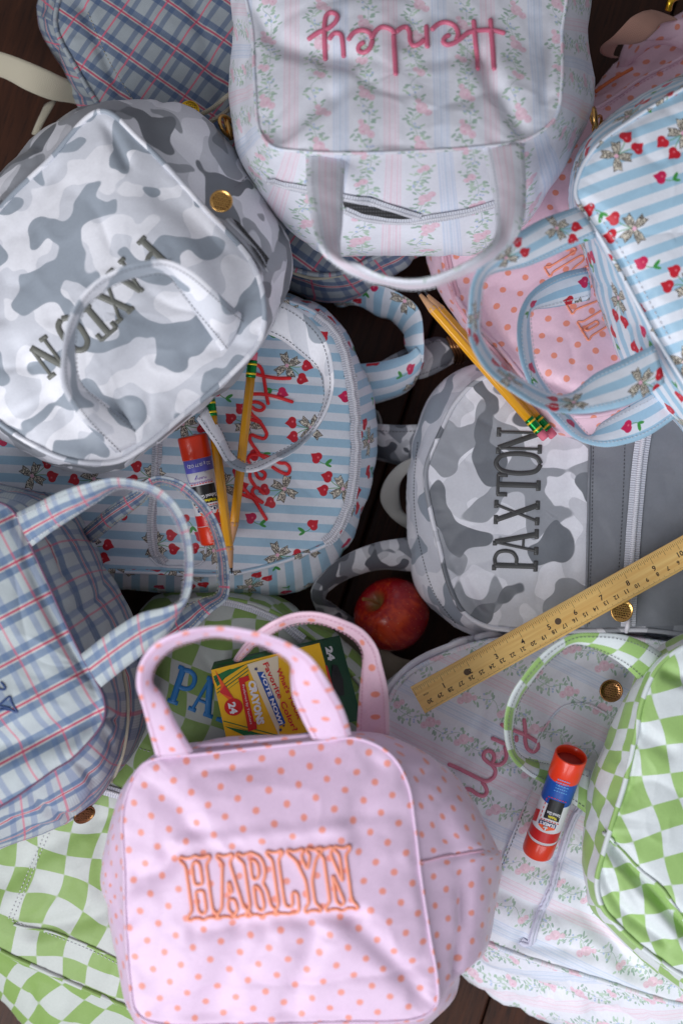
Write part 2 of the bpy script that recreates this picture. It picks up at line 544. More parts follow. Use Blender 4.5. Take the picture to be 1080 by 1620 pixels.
class Soft:
    """a sewn thing: an Empty with cloth parts; keeps its surfaces so that trims can be laid on them"""
    def __init__(s, name, label, cat, base, group=None, existing=None):
        s.root = thing(name, label, cat, group, base)
        s.V = []; s.F = []; s.n = 0; s._bvh = None
    def keep(s, V, F):
        s.V.append(np.asarray(V)); s.F += [tuple(i + s.n for i in f) for f in F]; s.n += len(V); s._bvh = None
    @property
    def bvh(s):
        if s._bvh is None:
            s._bvh = BVHTree.FromPolygons([tuple(v) for v in np.concatenate(s.V)], s.F)
        return s._bvh
    def hit(s, x, y, off=0.0):
        o = Vector((0, 0, CAM_H)); d = (P(x, y, 0) - o).normalized()
        loc, nor, i, dist = s.bvh.ray_cast(o, d)
        if loc is None:
            loc = P(x, y, s.zfall if hasattr(s, 'zfall') else 0.12); nor = Vector((0, 0, 1))
        if nor.dot(d) > 0: nor = -nor
        return np.array(loc + nor * off), np.array(nor)
    def drape(s, pts, step=None, off=0.0, closed=False, m=8, smooth=True):
        pts = np.asarray(pts, float)
        c = catmull(pts, m, closed) if smooth else pts
        if step: c = resample(c, step=step, closed=closed)      # step in px
        H = [s.hit(a[0], a[1], off) for a in c]
        return np.array([h[0] for h in H]), np.array([h[1] for h in H])

    def body(s, rings, mat, side_mat=None, ang=0.0, side_ang=0.0, dome=0.008, M=14, rows=10, levels=46, amp=0.0022, freq=11, seed=0.0,
             fold=None, creases=(), side_amp=None, piping=0.0022, piping_mat=None, front_name='front_panel', side_name='gusset',
             bottom=True, uvo=(0, 0), dome_p=3.0, center=None, corner_soft=True, swap=False, uvshear=0.0, side_fold=None, side_creases=(), arc_side=True, calm=()):
        side_mat = side_mat or mat
        R = [catmull(np.asarray(r, float), M, True) for r in rings]
        W = [PA(r) for r in R]
        a = W[0]; area2 = (a[:, 0] * np.roll(a[:, 1], -1) - np.roll(a[:, 0], -1) * a[:, 1]).sum()
        if area2 < 0: W = [w[::-1] for w in W]
        n = len(W[0])
        # --- front panel
        ring = W[0]
        c = ring.mean(0) if center is None else np.array(P(*center))
        T = np.linspace(0, 1, levels + 1)[1:]
        T = T ** 0.85
        G = np.stack([c + (ring - c) * t for t in T], 0)
        nrm = np.cross(ring - c, np.roll(ring, -1, 0) - c).sum(0); nrm /= np.linalg.norm(nrm)
        lift = dome * (1 - T ** dome_p)
        G = G + nrm * lift[:, None, None]
        c0 = c + nrm * dome
        gn = -grid_normals(G)
        flat = G.reshape(-1, 3)
        edge = np.clip((1 - np.repeat(T, n)) / 0.10, 0, 1); edge = edge * edge * (3 - 2 * edge)
        sc = np.clip(np.repeat(T, n) / 0.02, 0, 1)
        off = cloth_offset(flat, amp, freq, seed, fold, creases, calm) * edge
        per = np.concatenate([[0], np.cumsum(np.linalg.norm(np.diff(ring, axis=0), axis=1))])
        tt_ = np.tile(per, len(T)); rad = np.linalg.norm(ring - c, axis=1)
        dd_ = (1 - np.repeat(T, n)) * np.tile(rad, len(T))
        puck = perlin(np.stack([tt_ * 85 + seed, dd_ * 22, dd_ * 0], 1)) + .5 * perlin(np.stack([tt_ * 190 + seed, dd_ * 30, dd_ * 0 + 3], 1))
        off = off + 0.0016 * puck * np.exp(-(dd_ / 0.016) ** 1.5) * np.clip(dd_ / 0.002, 0, 1)
        nn = gn.reshape(-1, 3); nn = np.where((nn @ nrm)[:, None] < 0, -nn, nn)
        nn = nn * 0.5 + nrm * 0.5
        flat = flat + nn * off[:, None]
        coff = cloth_offset(c0[None], amp, freq, seed, fold, creases, calm)[0]
        V = np.vstack([flat, c0 + nrm * coff])
        F = []
        L = levels
        for i in range(L - 1):
            b0, b1 = i * n, (i + 1) * n
            for k in range(n):
                l = (k + 1) % n
                F.append((b0 + k, b1 + k, b1 + l, b0 + l))
        ci = L * n
        for k in range(n): F.append((ci, k, (k + 1) % n))
        ca, sa = math.cos(ang), math.sin(ang)
        # planar map in the panel's own plane
        ex = np.array([1, 0, 0]) - nrm * nrm[0]; ex /= np.linalg.norm(ex); ey = np.cross(nrm, ex)
        q = np.stack([(V - c0) @ ex, (V - c0) @ ey], 1)
        uv = np.stack([q[:, 0] * ca + q[:, 1] * sa + uvo[0] + 5, -q[:, 0] * sa + q[:, 1] * ca + uvo[1] + 5], 1)
        s.front = link(front_name, mesh(front_name, V, F, uv), mat, s.root)
        s.keep(V, F); s.ring = ring; s.nrm = nrm
        # --- sides
        if len(W) > 1:
            WW = np.stack(W, 0)
            K = len(W)
            cols = []
            rows_n = rows * (K - 1) + 1
            tt = np.linspace(0, K - 1, rows_n)
            S = np.empty((rows_n, n, 3))
            src = catmull(WW.reshape(K, -1), rows) if K > 2 else None
            if K > 2:
                S = src.reshape(-1, n, 3)
            else:
                for i, t in enumerate(tt): S[i] = WW[0] * (1 - t) + WW[1] * t
            rn = len(S)
            gn = grid_normals(S)
            cen = S.reshape(-1, 3).mean(0)
            if ((S - cen) * gn)[..., :2].sum() < 0: gn = -gn
            e = np.clip(np.arange(rn) / 3.0, 0, 1)[:, None].repeat(n, 1).ravel()
            fl = S.reshape(-1, 3)
            o = cloth_offset(fl, side_amp if side_amp is not None else amp * 1.3, freq * 1.2, seed + 4, side_fold, side_creases) * e
            vl_ = np.concatenate([np.zeros((1, n)), np.cumsum(np.linalg.norm(np.diff(S, axis=0), axis=2), axis=0)], 0).ravel()
            pu = perlin(np.stack([np.tile(per, rn) * 85 + seed + 7, vl_ * 22, vl_ * 0], 1))
            o = o + 0.0015 * pu * np.exp(-(vl_ / 0.014) ** 1.5) * np.clip(vl_ / 0.002, 0, 1)
            fl = fl + gn.reshape(-1, 3) * o[:, None]
            ul = np.concatenate([[0], np.cumsum(np.linalg.norm(np.diff(np.vstack([ring, ring[:1]]), axis=0), axis=1))])
            vl = np.concatenate([np.zeros((1, n)), np.cumsum(np.linalg.norm(np.diff(S, axis=0), axis=2), axis=0)], 0)
            # duplicate the seam column for clean uv
            idx = list(range(n)) + [0]
            V2 = fl.reshape(rn, n, 3)[:, idx].reshape(-1, 3)
            u2 = np.tile(ul, rn); v2 = vl[:, idx].reshape(-1)
            if swap: u2, v2 = v2, u2
            ca, sa = math.cos(side_ang), math.sin(side_ang)
            uv2 = np.stack([u2 * ca + v2 * sa + 5 + uvo[1], -u2 * sa + v2 * ca + 5 + uvo[0]], 1)
            F2 = []
            nc = n + 1
            for i in range(rn - 1):
                for k in range(n):
                    F2.append((i * nc + k, (i + 1) * nc + k, (i + 1) * nc + k + 1, i * nc + k + 1))
            s.side = link(side_name, mesh(side_name, V2, F2, uv2), side_mat, s.root)
            s.keep(V2, F2)
            if bottom:
                b = fl.reshape(rn, n, 3)[-1]
                bc = b.mean(0)
                Vb = np.vstack([b, bc]); Fb = [(n, (k + 1) % n, k) for k in range(n)]
                link('base_panel', mesh('base_panel', Vb, Fb, Vb[:, :2]), side_mat, s.root)
        if piping:
            pr = ring + nrm * piping * 0.3
            tube('piping', pr, piping, piping_mat or mat, s.root, closed=True, sides=7)
        return s

    def patch(s, name, rings, mat, **k):
        """an extra panel of the same thing"""
        f, r, nn_ = getattr(s, 'front', None), getattr(s, 'ring', None), getattr(s, 'nrm', None)
        s.body(rings, mat, front_name=name, **k)
        new = s.front
        s.front, s.ring, s.nrm = f, r, nn_
        return new

    def pipe(s, pts, r=0.002, mat=None, name='seam_piping', off=0.0008, step=4, closed=False):
        c, n = s.drape(pts, step=step, off=off, closed=closed)
        return tube(name, c, r, mat, s.root, sides=7, closed=closed)

    def stitches(s, pts, mat, step_px=6.5, off=0.0005, r=0.00035, name='stitching', closed=False, dash=0.62):
        c, n = s.drape(pts, step=step_px / 2, off=off, closed=closed)
        mb = MB()
        for i in range(0, len(c) - 1, 2):
            a, b = c[i], c[i] + (c[i + 1] - c[i]) * dash * 2 * 0.8
            V, F, uv = tube_data(np.array([a, (a + b) / 2 + n[i] * 0.0002, b]), r, sides=4)
            mb.add(V, F, uv)
        return mb.build(name, mat, s.root, kind='stuff')

    def zipper(s, pts, tape=0.011, r=0.0022, mat=None, tape_mat=None, off=0.0005, name='zipper'):
        c, n = s.drape(pts, step=3, off=off)
        c2 = resample(c, step=0.0045); 
        # tape
        t, _, _ = frames(c2)
        nn = np.array([n[min(len(n) - 1, int(i * len(n) / len(c2)))] for i in range(len(c2))])
        sd = np.cross(t, nn); sd /= np.linalg.norm(sd, axis=1)[:, None]
        mb = MB(); w = np.array([-1, -.55, -.2, .2, .55, 1.]) * tape / 2; hh = np.array([0, .0007, .0009, .0009, .0007, 0])
        G = c2[:, None] + sd[:, None] * w[None, :, None] + nn[:, None] * hh[None, :, None]
        m = len(w); V = G.reshape(-1, 3)
        F = [(i * m + k, i * m + k + 1, (i + 1) * m + k + 1, (i + 1) * m + k) for i in range(len(c2) - 1) for k in range(m - 1)]
        z = link(name, mesh(name, V, F, np.stack([np.repeat(np.arange(len(c2)) * .0045, m), np.tile(w, len(c2))], 1)), tape_mat or mat, s.root)
        c3 = resample(c + n * 0.0012, step=0.0009)
        rr = r * (1 - 0.24 * (np.arange(len(c3)) % 2))
        V, F, uv = tube_data(c3, rr, sides=7, flat=0.7)
        link('zipper_teeth', mesh('zipper_teeth', V, F, uv), mat, z)
        return z

def ribbon(name, rows, mat, parent, thick=0.003, m=9, M=10, puff=0.0012, uvrot=False, uvo=(0, 0), stitch=None, amp=0.0006, soft=None, keep=None, label=None, seed=0.0, curl=0.0):
    """rows: (ax, ay, az, bx, by, bz) in photo pixels and heights; a band between edge a and edge b"""
    R = catmull(np.asarray(rows, float), M)
    A = PA(R[:, :3]); B = PA(R[:, 3:])
    mid = (A + B) / 2
    L = np.concatenate([[0], np.cumsum(np.linalg.norm(np.diff(mid, axis=0), axis=1))])
    n = max(8, int(L[-1] / 0.004))
    t = np.linspace(0, L[-1], n)
    A = np.stack([np.interp(t, L, A[:, k]) for k in range(3)], 1); B = np.stack([np.interp(t, L, B[:, k]) for k in range(3)], 1)
    mid = (A + B) / 2
    tg = np.gradient(mid, axis=0); tg /= np.linalg.norm(tg, axis=1)[:, None]
    nn = np.cross(tg, B - A); nn /= np.linalg.norm(nn, axis=1)[:, None] + 1e-9
    if nn[:, 2].mean() < 0: nn = -nn
    for i in range(1, n):
        if nn[i] @ nn[i - 1] < 0: nn[i] = -nn[i]
    if nn[0, 2] < 0: nn = -nn
    s = np.linspace(0, 1, m)
    e = np.clip(np.minimum(s, 1 - s) * (m - 1) / 1.5, 0, 1)
    prof = puff * np.sin(math.pi * s) + (e - 1) * thick * 0.45
    top = A[:, None] * (1 - s)[None, :, None] + B[:, None] * s[None, :, None]
    wob = perlin(top.reshape(-1, 3) * 38 + seed) * amp * 2 + perlin(top.reshape(-1, 3) * 90 + seed) * amp * 0.8
    top = top + nn[:, None] * (prof[None, :] + wob.reshape(n, m) * (0.3 + 0.7 * e[None, :]))[..., None]
    bot = A[:, None] * (1 - s)[None, :, None] + B[:, None] * s[None, :, None] - nn[:, None] * (thick * (0.55 + 0.45 * e))[None, :, None]
    G = np.concatenate([top, bot[:, ::-1]], 1)   # closed cross-section
    mm = 2 * m
    V = G.reshape(-1, 3); F = []
    for i in range(n - 1):
        for k in range(mm):
            l = (k + 1) % mm
            F.append((i * mm + k, i * mm + l, (i + 1) * mm + l, (i + 1) * mm + k))
    F.append(tuple(range(mm))[::-1]); F.append(tuple((n - 1) * mm + k for k in range(mm)))
    wd = np.linalg.norm(B - A, axis=1).mean()
    cross = np.concatenate([s * wd, wd + 0.004 + (s * wd)])
    u = np.repeat(t, mm); v = np.tile(cross, n)
    uv = np.stack([v, u], 1) if uvrot else np.stack([u, v], 1)
    o = link(name, mesh(name, V, F, uv + 5 + np.array(uvo)), mat, parent, label)
    if keep is not None: keep.keep(V, F)
    if stitch is not None:
        mb = MB()
        for sx in (0.13, 0.87):
            line = A * (1 - sx) + B * sx + nn * (puff * math.sin(math.pi * sx) + 0.0004)
            wq = perlin(line * 38 + seed) * amp * 2
            line = line + nn * wq[:, None]
            l2 = resample(np.hstack([line]), step=0.0017)
            for i in range(0, len(l2) - 1, 2):
                d = (l2[i + 1] - l2[i]) * 1.25
                VV, FF, _ = tube_data(np.array([l2[i], l2[i] + d]), 0.0003, sides=4)
                mb.add(VV, FF)
        mb.build('stitching', stitch, o, kind='stuff')
    return o

def smooth_blob(name, mat, parent, c, rx, ry, rz, rot=0.0):
    pass

# ------------------------------------------------------------------ lettering
SLAB = {
 'P': ([([(.2, .02), (.2, .98)], .17), ([(.2, .93), (.46, .95), (.66, .88), (.73, .71), (.66, .55), (.46, .47), (.2, .48)], .12)], [[(.0, .04), (.42, .04)], [(.0, .96), (.24, .96)]], .76),
 'A': ([([(.12, .02), (.40, .97)], .09), ([(.40, .97), (.72, .02)], .17), ([(.22, .33), (.6, .33)], .08)], [[(-.04, .04), (.28, .04)], [(.54, .04), (.92, .04)], [(.26, .96), (.46, .96)]], .88),
 'X': ([([(.14, .97), (.72, .03)], .17), ([(.7, .97), (.14, .03)], .09)], [[(-.02, .04), (.3, .04)], [(.54, .04), (.9, .04)], [(-.02, .96), (.34, .96)], [(.56, .96), (.88, .96)]], .86),
 'T': ([([(.4, .02), (.4, .97)], .17), ([(.02, .94), (.78, .94)], .10)], [[(.2, .04), (.6, .04)], [(.05, .97), (.05, .72)], [(.75, .97), (.75, .72)]], .80),
 'O': ([([(.40, .0), (.16, .1), (.06, .35), (.06, .65), (.16, .9), (.40, 1.), (.64, .9), (.74, .65), (.74, .35), (.64, .1), (.40, .0)], .15)], [], .80),
 'N': ([([(.14, .03), (.14, .97)], .09), ([(.14, .97), (.72, .03)], .17), ([(.72, .03), (.72, .97)], .09)], [[(-.04, .04), (.32, .04)], [(-.08, .96), (.18, .96)], [(.54, .96), (.9, .96)]], .88),
}
def satin_stroke(soft, pts_px, w_px, mb, rise=0.0014, step=2.2):
    """a satin-stitched column: rows of thread laid across the stroke"""
    pts = np.asarray(pts_px, float)
    c = catmull(pts, 8) if len(pts) > 2 else pts
    c = resample(c, step=step)
    t = np.gradient(c, axis=0); t /= np.linalg.norm(t, axis=1)[:, None] + 1e-9
    nrm = np.stack([-t[:, 1], t[:, 0]], 1)
    s = np.array([-1, -.92, -.5, 0, .5, .92, 1.]); h = np.array([-.2, .5, .9, 1, .9, .5, -.2]) * rise
    V = []
    n = len(c)
    for i in range(n):
        for k in range(7):
            q = c[i] + nrm[i] * s[k] * w_px / 2
            hh = h[k] * (1 + (0.10 if i % 2 else -0.10))
            if i in (0, n - 1): hh = -0.2 * rise
            V.append(soft.hit(q[0], q[1], hh)[0])
    F = [(i * 7 + k, i * 7 + k + 1, (i + 1) * 7 + k + 1, (i + 1) * 7 + k) for i in range(n - 1) for k in range(6)]
    mb.add(np.array(V), F)

def slab_text(soft, text, start, direction, up, height, advance, mat, names='letter', lift=None, wmul=1.0, bold=1.0):
    """start px of the baseline, unit direction and up in px; height and advance in px"""
    d = np.array(direction, float); u = np.array(up, float); p0 = np.array(start, float)
    for i, ch in enumerate(text):
        strokes, serifs, wid = SLAB[ch]
        adv = advance[i] if isinstance(advance, (list, tuple)) else advance * i
        o = p0 + d * adv
        if lift: o = o + u * lift(i)
        W = height * wmul
        f = lambda q: o + d * q[0] * W + u * q[1] * height
        mb = MB()
        for pts, w in strokes: satin_stroke(soft, [f(q) for q in pts], w * W * 1.18 * bold, mb)
        for a, b in serifs: satin_stroke(soft, [f(a), f(b)], 0.10 * height * bold, mb, rise=0.0015)
        mb.build(names, mat, soft.root)

WEST = {
 'H': ([[(.2, .05), (.2, .95)], [(.62, .05), (.62, .95)], [(.2, .5), (.62, .5)]], [(.2, 0), (.62, 0), (.2, 1), (.62, 1)], .84),
 'A': ([[(.15, .05), (.38, .95)], [(.38, .95), (.64, .05)], [(.22, .33), (.57, .33)]], [(.14, 0), (.66, 0), (.37, 1)], .80),
 'R': ([[(.2, .05), (.2, .95)], [(.2, .95), (.5, .92), (.6, .74), (.5, .55), (.2, .52)], [(.42, .53), (.56, .4), (.62, .05)]], [(.2, 0), (.64, 0), (.15, 1)], .82),
 'L': ([[(.2, .05), (.2, .95)], [(.2, .04), (.6, .04)], [(.6, .04), (.62, .28)]], [(.2, 0), (.2, 1)], .74),
 'Y': ([[(.4, .05), (.4, .5)], [(.4, .5), (.14, .95)], [(.4, .5), (.66, .95)]], [(.4, 0), (.12, 1), (.68, 1)], .78),
 'N': ([[(.18, .05), (.18, .95)], [(.18, .95), (.64, .05)], [(.64, .05), (.64, .95)]], [(.18, 0), (.64, 0), (.14, 1), (.66, 1)], .86),
}
def contour(fn, x0, x1, y0, y1, nx, ny):
    xs = np.linspace(x0, x1, nx); ys = np.linspace(y0, y1, ny)
    X, Y = np.meshgrid(xs, ys); Fv = fn(X, Y)
    nxt = {}
    def ip(a, b):
        (i, j), (k, l) = a, b
        fa, fb = Fv[j, i], Fv[l, k]; t = fa / (fa - fb)
        return (xs[i] + t * (xs[k] - xs[i]), ys[j] + t * (ys[l] - ys[j]))
    segs = []
    for j in range(ny - 1):
        for i in range(nx - 1):
            c = [(i, j), (i + 1, j), (i + 1, j + 1), (i, j + 1)]
            ins = [Fv[b, a] < 0 for a, b in c]
            if all(ins) or not any(ins): continue
            out = []; inn = []
            for k in range(4):
                a, b = c[k], c[(k + 1) % 4]
                if ins[k] and not ins[(k + 1) % 4]: out.append((min(a, b), max(a, b)))
                if not ins[k] and ins[(k + 1) % 4]: inn.append((min(a, b), max(a, b)))
            for e0, e1 in zip(out, inn): segs.append((e0, e1))
    pos = {}
    for e0, e1 in segs:
        for e in (e0, e1):
            if e not in pos: pos[e] = ip(*e)
        nxt[e0] = e1
    loops = []
    left = dict(nxt)
    while left:
        k0 = next(iter(left)); loop = []; k = k0
        while k in left:
            loop.append(pos[k]); k = left.pop(k)
        if len(loop) > 6: loops.append(np.array(loop))
    return loops

def west_text(soft, text, start, direction, up, height, advance, mat, wmul=1.0, r=0.0010, lift=None, half=.075):
    d = np.array(direction, float); u = np.array(up, float); p0 = np.array(start, float)
    for i, ch in enumerate(text):
        if ch == ' ': continue
        strokes, ends, wid = WEST[ch]
        adv = advance[i] if isinstance(advance, (list, tuple)) else advance * i
        o = p0 + d * adv + (u * lift(i) if lift else 0)
        def fn(X, Y):
            P2 = np.stack([X.ravel() * wmul, Y.ravel()], 1); best = np.full(len(P2), 9.)
            for st in strokes:
                pl = catmull([(a * wmul, b) for a, b in st], 6) if len(st) > 2 else np.array([(a * wmul, b) for a, b in st])
                best = np.minimum(best, seg_dist(P2, pl) - half)
            for ex, ey in ends:
                sg = 1 if ey < .5 else -1
                for sx in (-1, 1):
                    best = np.minimum(best, seg_dist(P2, [(ex * wmul, ey + sg * .12), (ex * wmul + sx * .105, ey + sg * .01)]) - .038)
            return best.reshape(X.shape)
        mb = MB()
        for lp in contour(fn, -.15, 1.05, -.15, 1.15, 60, 78):
            q = resample(lp, step=.035, closed=True)
            q = (q + np.roll(q, 1, 0) + np.roll(q, -1, 0)) / 3
            q = (q + np.roll(q, 1, 0) + np.roll(q, -1, 0)) / 3
            px = o + d * (q[:, :1] * height * wmul) + u * (q[:, 1:] * height)
            H = np.array([soft.hit(a[0], a[1], r * 0.5)[0] for a in px])
            V, F, uv = tube_data(H, r * (1 + 0.07 * (np.arange(len(H)) % 2)), sides=6, closed=True, flat=.85)
            mb.add(V, F, uv)
        mb.build('letter', mat, soft.root)

def thread_script(soft, strokes, r, mat, name='embroidered_name', step=2.0):
    """running satin script: rounded cords laid on the cloth"""
    mb = MB()
    for st in strokes:
        c, n = soft.drape(st, step=step, off=r * 0.35)
        k = np.arange(len(c))
        rr = r * (1 + 0.06 * (k % 2)); rr[0] *= .6; rr[-1] *= .6
        V, F, uv = tube_data(c, rr, sides=8, flat=0.75)
        mb.add(V, F, uv)
    return mb.build(name, mat, soft.root)

def text_mesh(body, bold=0.0):
    cu = bpy.data.curves.new('txt', 'FONT'); cu.body = body; cu.size = 1.0; cu.resolution_u = 2; cu.offset = bold
    ob = bpy.data.objects.new('txt', cu); COL.objects.link(ob)
    dg = bpy.context.evaluated_depsgraph_get(); dg.update()
    me = ob.evaluated_get(dg).to_mesh()
    V = np.array([v.co[:] for v in me.vertices]); F = [tuple(p.vertices) for p in me.polygons]
    ob.evaluated_get(dg).to_mesh_clear()
    bpy.data.objects.remove(ob); bpy.data.curves.remove(cu)
    return V[:, :2], F

def flat_text(soft, body, a, b, height, mat, off=0.0003, bold=0.0, mb=None, name='print', parent=None, xstretch=None, flip=1):
    """lettering whose baseline runs from photo pixel a to b, laid on soft"""
    V, F = text_mesh(body, bold)
    a = np.array(a, float); b = np.array(b, float); L = np.linalg.norm(b - a); d = (b - a) / L; u = np.array([d[1], -d[0]]) * flip
    x0, x1 = V[:, 0].min(), V[:, 0].max()
    cap = 0.72
    px = a + d * ((V[:, :1] - x0) / (x1 - x0) * L) + u * (V[:, 1:] / cap * height)
    W = np.array([soft.hit(p[0], p[1], off)[0] for p in px])
    if mb is not None:
        mb.add(W, F); return
    return link(name, mesh(name, W, F), mat, parent or soft.root, smooth=False)

def quad_print(soft, c4, mat, off=0.0002, nu=6, nv=6, name='print', parent=None, mb=None):
    """a printed field with the four photo-pixel corners c4 (in order), laid on soft"""
    c4 = np.array(c4, float); V = []
    for i in range(nu + 1):
        for j in range(nv + 1):
            s, t = i / nu, j / nv
            q = c4[0] * (1 - s) * (1 - t) + c4[1] * s * (1 - t) + c4[2] * s * t + c4[3] * (1 - s) * t
            V.append(soft.hit(q[0], q[1], off)[0])
    F = [(i * (nv + 1) + j, (i + 1) * (nv + 1) + j, (i + 1) * (nv + 1) + j + 1, i * (nv + 1) + j + 1) for i in range(nu) for j in range(nv)]
    if mb is not None:
        mb.add(np.array(V), F); return
    return link(name, mesh(name, V, F), mat, parent or soft.root)

def poly_print(soft, pts, mat, off=0.0003, name='print', parent=None, mb=None):
    c = np.mean(np.array(pts, float), 0)
    V = [soft.hit(p[0], p[1], off)[0] for p in pts] + [soft.hit(c[0], c[1], off)[0]]
    n = len(pts); F = [(n, k, (k + 1) % n) for k in range(n)]
    if mb is not None: mb.add(np.array(V), F); return
    return link(name, mesh(name, V, F), mat, parent or soft.root, smooth=False)

def disc_tag(name, c, nrm, r, mat, parent, thick=0.0012, ridges=True, label=None, mark_mat=None):
    """a small round metal charm with a rim and a raised crest of short bars"""
    nrm = np.array(nrm, float); nrm /= np.linalg.norm(nrm)
    e1 = np.cross(nrm, [0.2, 1, 0.1]); e1 /= np.linalg.norm(e1); e2 = np.cross(nrm, e1); c = np.array(c, float)
    prof = [(0.0, -thick), (r, -thick), (r * 1.02, 0), (r * .98, thick * .9), (r * .90, thick * .9), (r * .86, thick * .35), (r * .5, thick * .35), (0.0, thick * .35)]
    V = []; S = 36
    for rr, h in prof:
        for k in range(S):
            a = 2 * math.pi * k / S
            V.append(c + e1 * rr * math.cos(a) + e2 * rr * math.sin(a) + nrm * h)
    F = [(i * S + k, i * S + (k + 1) % S, (i + 1) * S + (k + 1) % S, (i + 1) * S + k) for i in range(len(prof) - 1) for k in range(S)]
    o = link(name, mesh(name, V, F), mat, parent, label)
    if ridges:
        mb = MB(); rs = np.random.RandomState(3)
        for j in range(7):
            y = (-.6 + j * .2) * r
            hw = math.sqrt(max(0, (.78 * r) ** 2 - y * y))
            x = -hw
            while x < hw - .1 * r:
                w = rs.uniform(.07, .2) * r
                a = c + e1 * x + e2 * y + nrm * thick * .42; b = c + e1 * min(hw, x + w) + e2 * (y + rs.uniform(-.05, .05) * r) + nrm * thick * .42
                VV, FF, _ = tube_data(np.array([a, b]), r * .05, sides=4); mb.add(VV, FF); x += w + .08 * r
        mb.build('raised_crest', mark_mat or M['bronze_dark'], o)
    return o

def ring_loop(name, c, nrm, r, rt, mat, parent, squash=1.0, ang=0.0):
    nrm = np.array(nrm, float); nrm /= np.linalg.norm(nrm)
    e1 = np.cross(nrm, [math.cos(ang), math.sin(ang), 0.1]); e1 /= np.linalg.norm(e1); e2 = np.cross(nrm, e1)
    a = np.linspace(0, 2 * math.pi, 28, endpoint=False)
    pts = np.array(c) + r * (np.cos(a)[:, None] * e1 + squash * np.sin(a)[:, None] * e2)
    up = np.tile(nrm, (28, 1))
    return tube(name, pts, rt, mat, parent, closed=True, sides=8, up=up)
# ------------------------------------------------------------------ materials
M = {}
M['camo_light'] = camo_mat('camo_light_cloth', (220, 222, 230), (242, 242, 248), (158, 167, 178), None, 0.0, 36, (.51, .55, .62))
M['camo_dark'] = camo_mat('camo_grey_cloth', (214, 215, 222), (238, 238, 245), (160, 163, 170), (118, 122, 129), 5.3, 30, (0.51, 0.545, 0.59), rough=0.42)
M['camo_strap'] = camo_mat('camo_strap_cloth', (190, 190, 194), (214, 214, 218), (130, 133, 140), (88, 91, 98), 9.3, 60, (0.53, 0.51, 0.54))
M['plaid'] = plaid_mat('plaid_cloth')
M['plaid_b'] = plaid_mat('plaid_cloth_bold_shaded', 0.030, base=(160, 168, 172), blue_=(54, 82, 122), strong2=True)  # bolder bands; base and blue darkened to stand in for shade
M['pink'] = dots_mat('pink_dot_cloth', (226, 198, 224), (236, 152, 140), r=.0025)
M['peach'] = dots_mat('pink_dot_cloth_b', (238, 202, 218), (238, 150, 128), period=0.0225, r=0.0028)
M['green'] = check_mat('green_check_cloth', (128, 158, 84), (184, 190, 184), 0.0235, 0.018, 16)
M['green2'] = check_mat('green_check_cloth_b', (156, 192, 114), (218, 225, 226), 0.0215, 0.012, 16)
M['green_handle'] = check_mat('green_check_handle', (156, 192, 114), (218, 225, 226), 0.0225, 0.005, 16)
M['cherry'] = image_mat('cherry_stripe_cloth', cherry_image(), .165, .165)
M['floral'] = image_mat('rose_stripe_cloth', floral_image(), .077, .096)
def zip_mat(name, rgb, per=.0021):
    m, nt, b = new_mat(name); q = N(nt); uv = q.uv(); x = q.sep(uv)
    f = q.math('FRACT', q.math('DIVIDE', x[0], per))
    k = q.band(f, .5, .2, .14)
    nt.links.new(q.mix(k, lin(rgb), lin([c * .88 for c in rgb])), b.inputs['Base Color'])
    b.inputs['Roughness'].default_value = .42
    bp = q.node('ShaderNodeBump'); bp.inputs['Strength'].default_value = .7; bp.inputs['Distance'].default_value = .0006; bp.invert = True
    nt.links.new(k, bp.inputs['Height']); nt.links.new(bp.outputs[0], b.inputs['Normal'])
    return m
M['white_tape'] = zip_mat('white_zip_tape', (214, 216, 226))
M['white_teeth'] = zip_mat('white_zip_teeth', (234, 234, 242), .0017)
M['white_cord'] = plain('white_piping', (232, 230, 238), 0.4)
M['grey_cord'] = plain('grey_zip', (150, 152, 160), 0.4)
M['grey_nylon'] = None
M['dark_thread'] = plain('charcoal_thread', (112, 113, 106), 0.42, spec=0.6)
M['charcoal_thread'] = plain('dark_grey_thread', (70, 70, 70), 0.40, spec=0.6)
M['red_thread'] = plain('red_thread', (236, 24, 34), 0.32, spec=0.6)
M['pink_thread'] = plain('pink_thread', (206, 104, 132), 0.40, spec=0.6)
M['rose_thread'] = plain('rose_thread', (212, 122, 146), 0.40, spec=0.6)
M['peach_thread'] = plain('peach_thread', (246, 156, 124), 0.42, spec=0.5)
M['blue_thread'] = plain('blue_thread', (46, 128, 196), 0.42, spec=0.5)
M['navy_thread'] = plain('navy_thread', (44, 70, 120), 0.42, spec=0.5)
M['white_stitch'] = plain('white_stitching', (214, 214, 220), 0.6)
M['grey_stitch'] = plain('grey_stitching', (120, 122, 128), 0.6)
M['pink_stitch'] = plain('pink_stitching', (226, 176, 196), 0.6)
M['dark_stitch'] = plain('dark_stitching', (84, 86, 92), 0.6)
M['gold'] = plain('polished_gold_metal', (226, 176, 104), 0.22, metal=1.0, noise_amt=.12, noise_scale=400)
M['gold_yellow'] = plain('yellow_gold_metal', (232, 186, 60), 0.3, metal=1.0)
M['bronze'] = plain('bronze_metal', (150, 110, 72), 0.25, metal=1.0)
M['bronze_dark'] = plain('dark_crest', (96, 66, 40), .35, metal=.8)
M['nickel'] = plain('grey_metal', (160, 160, 165), 0.3, metal=1.0)

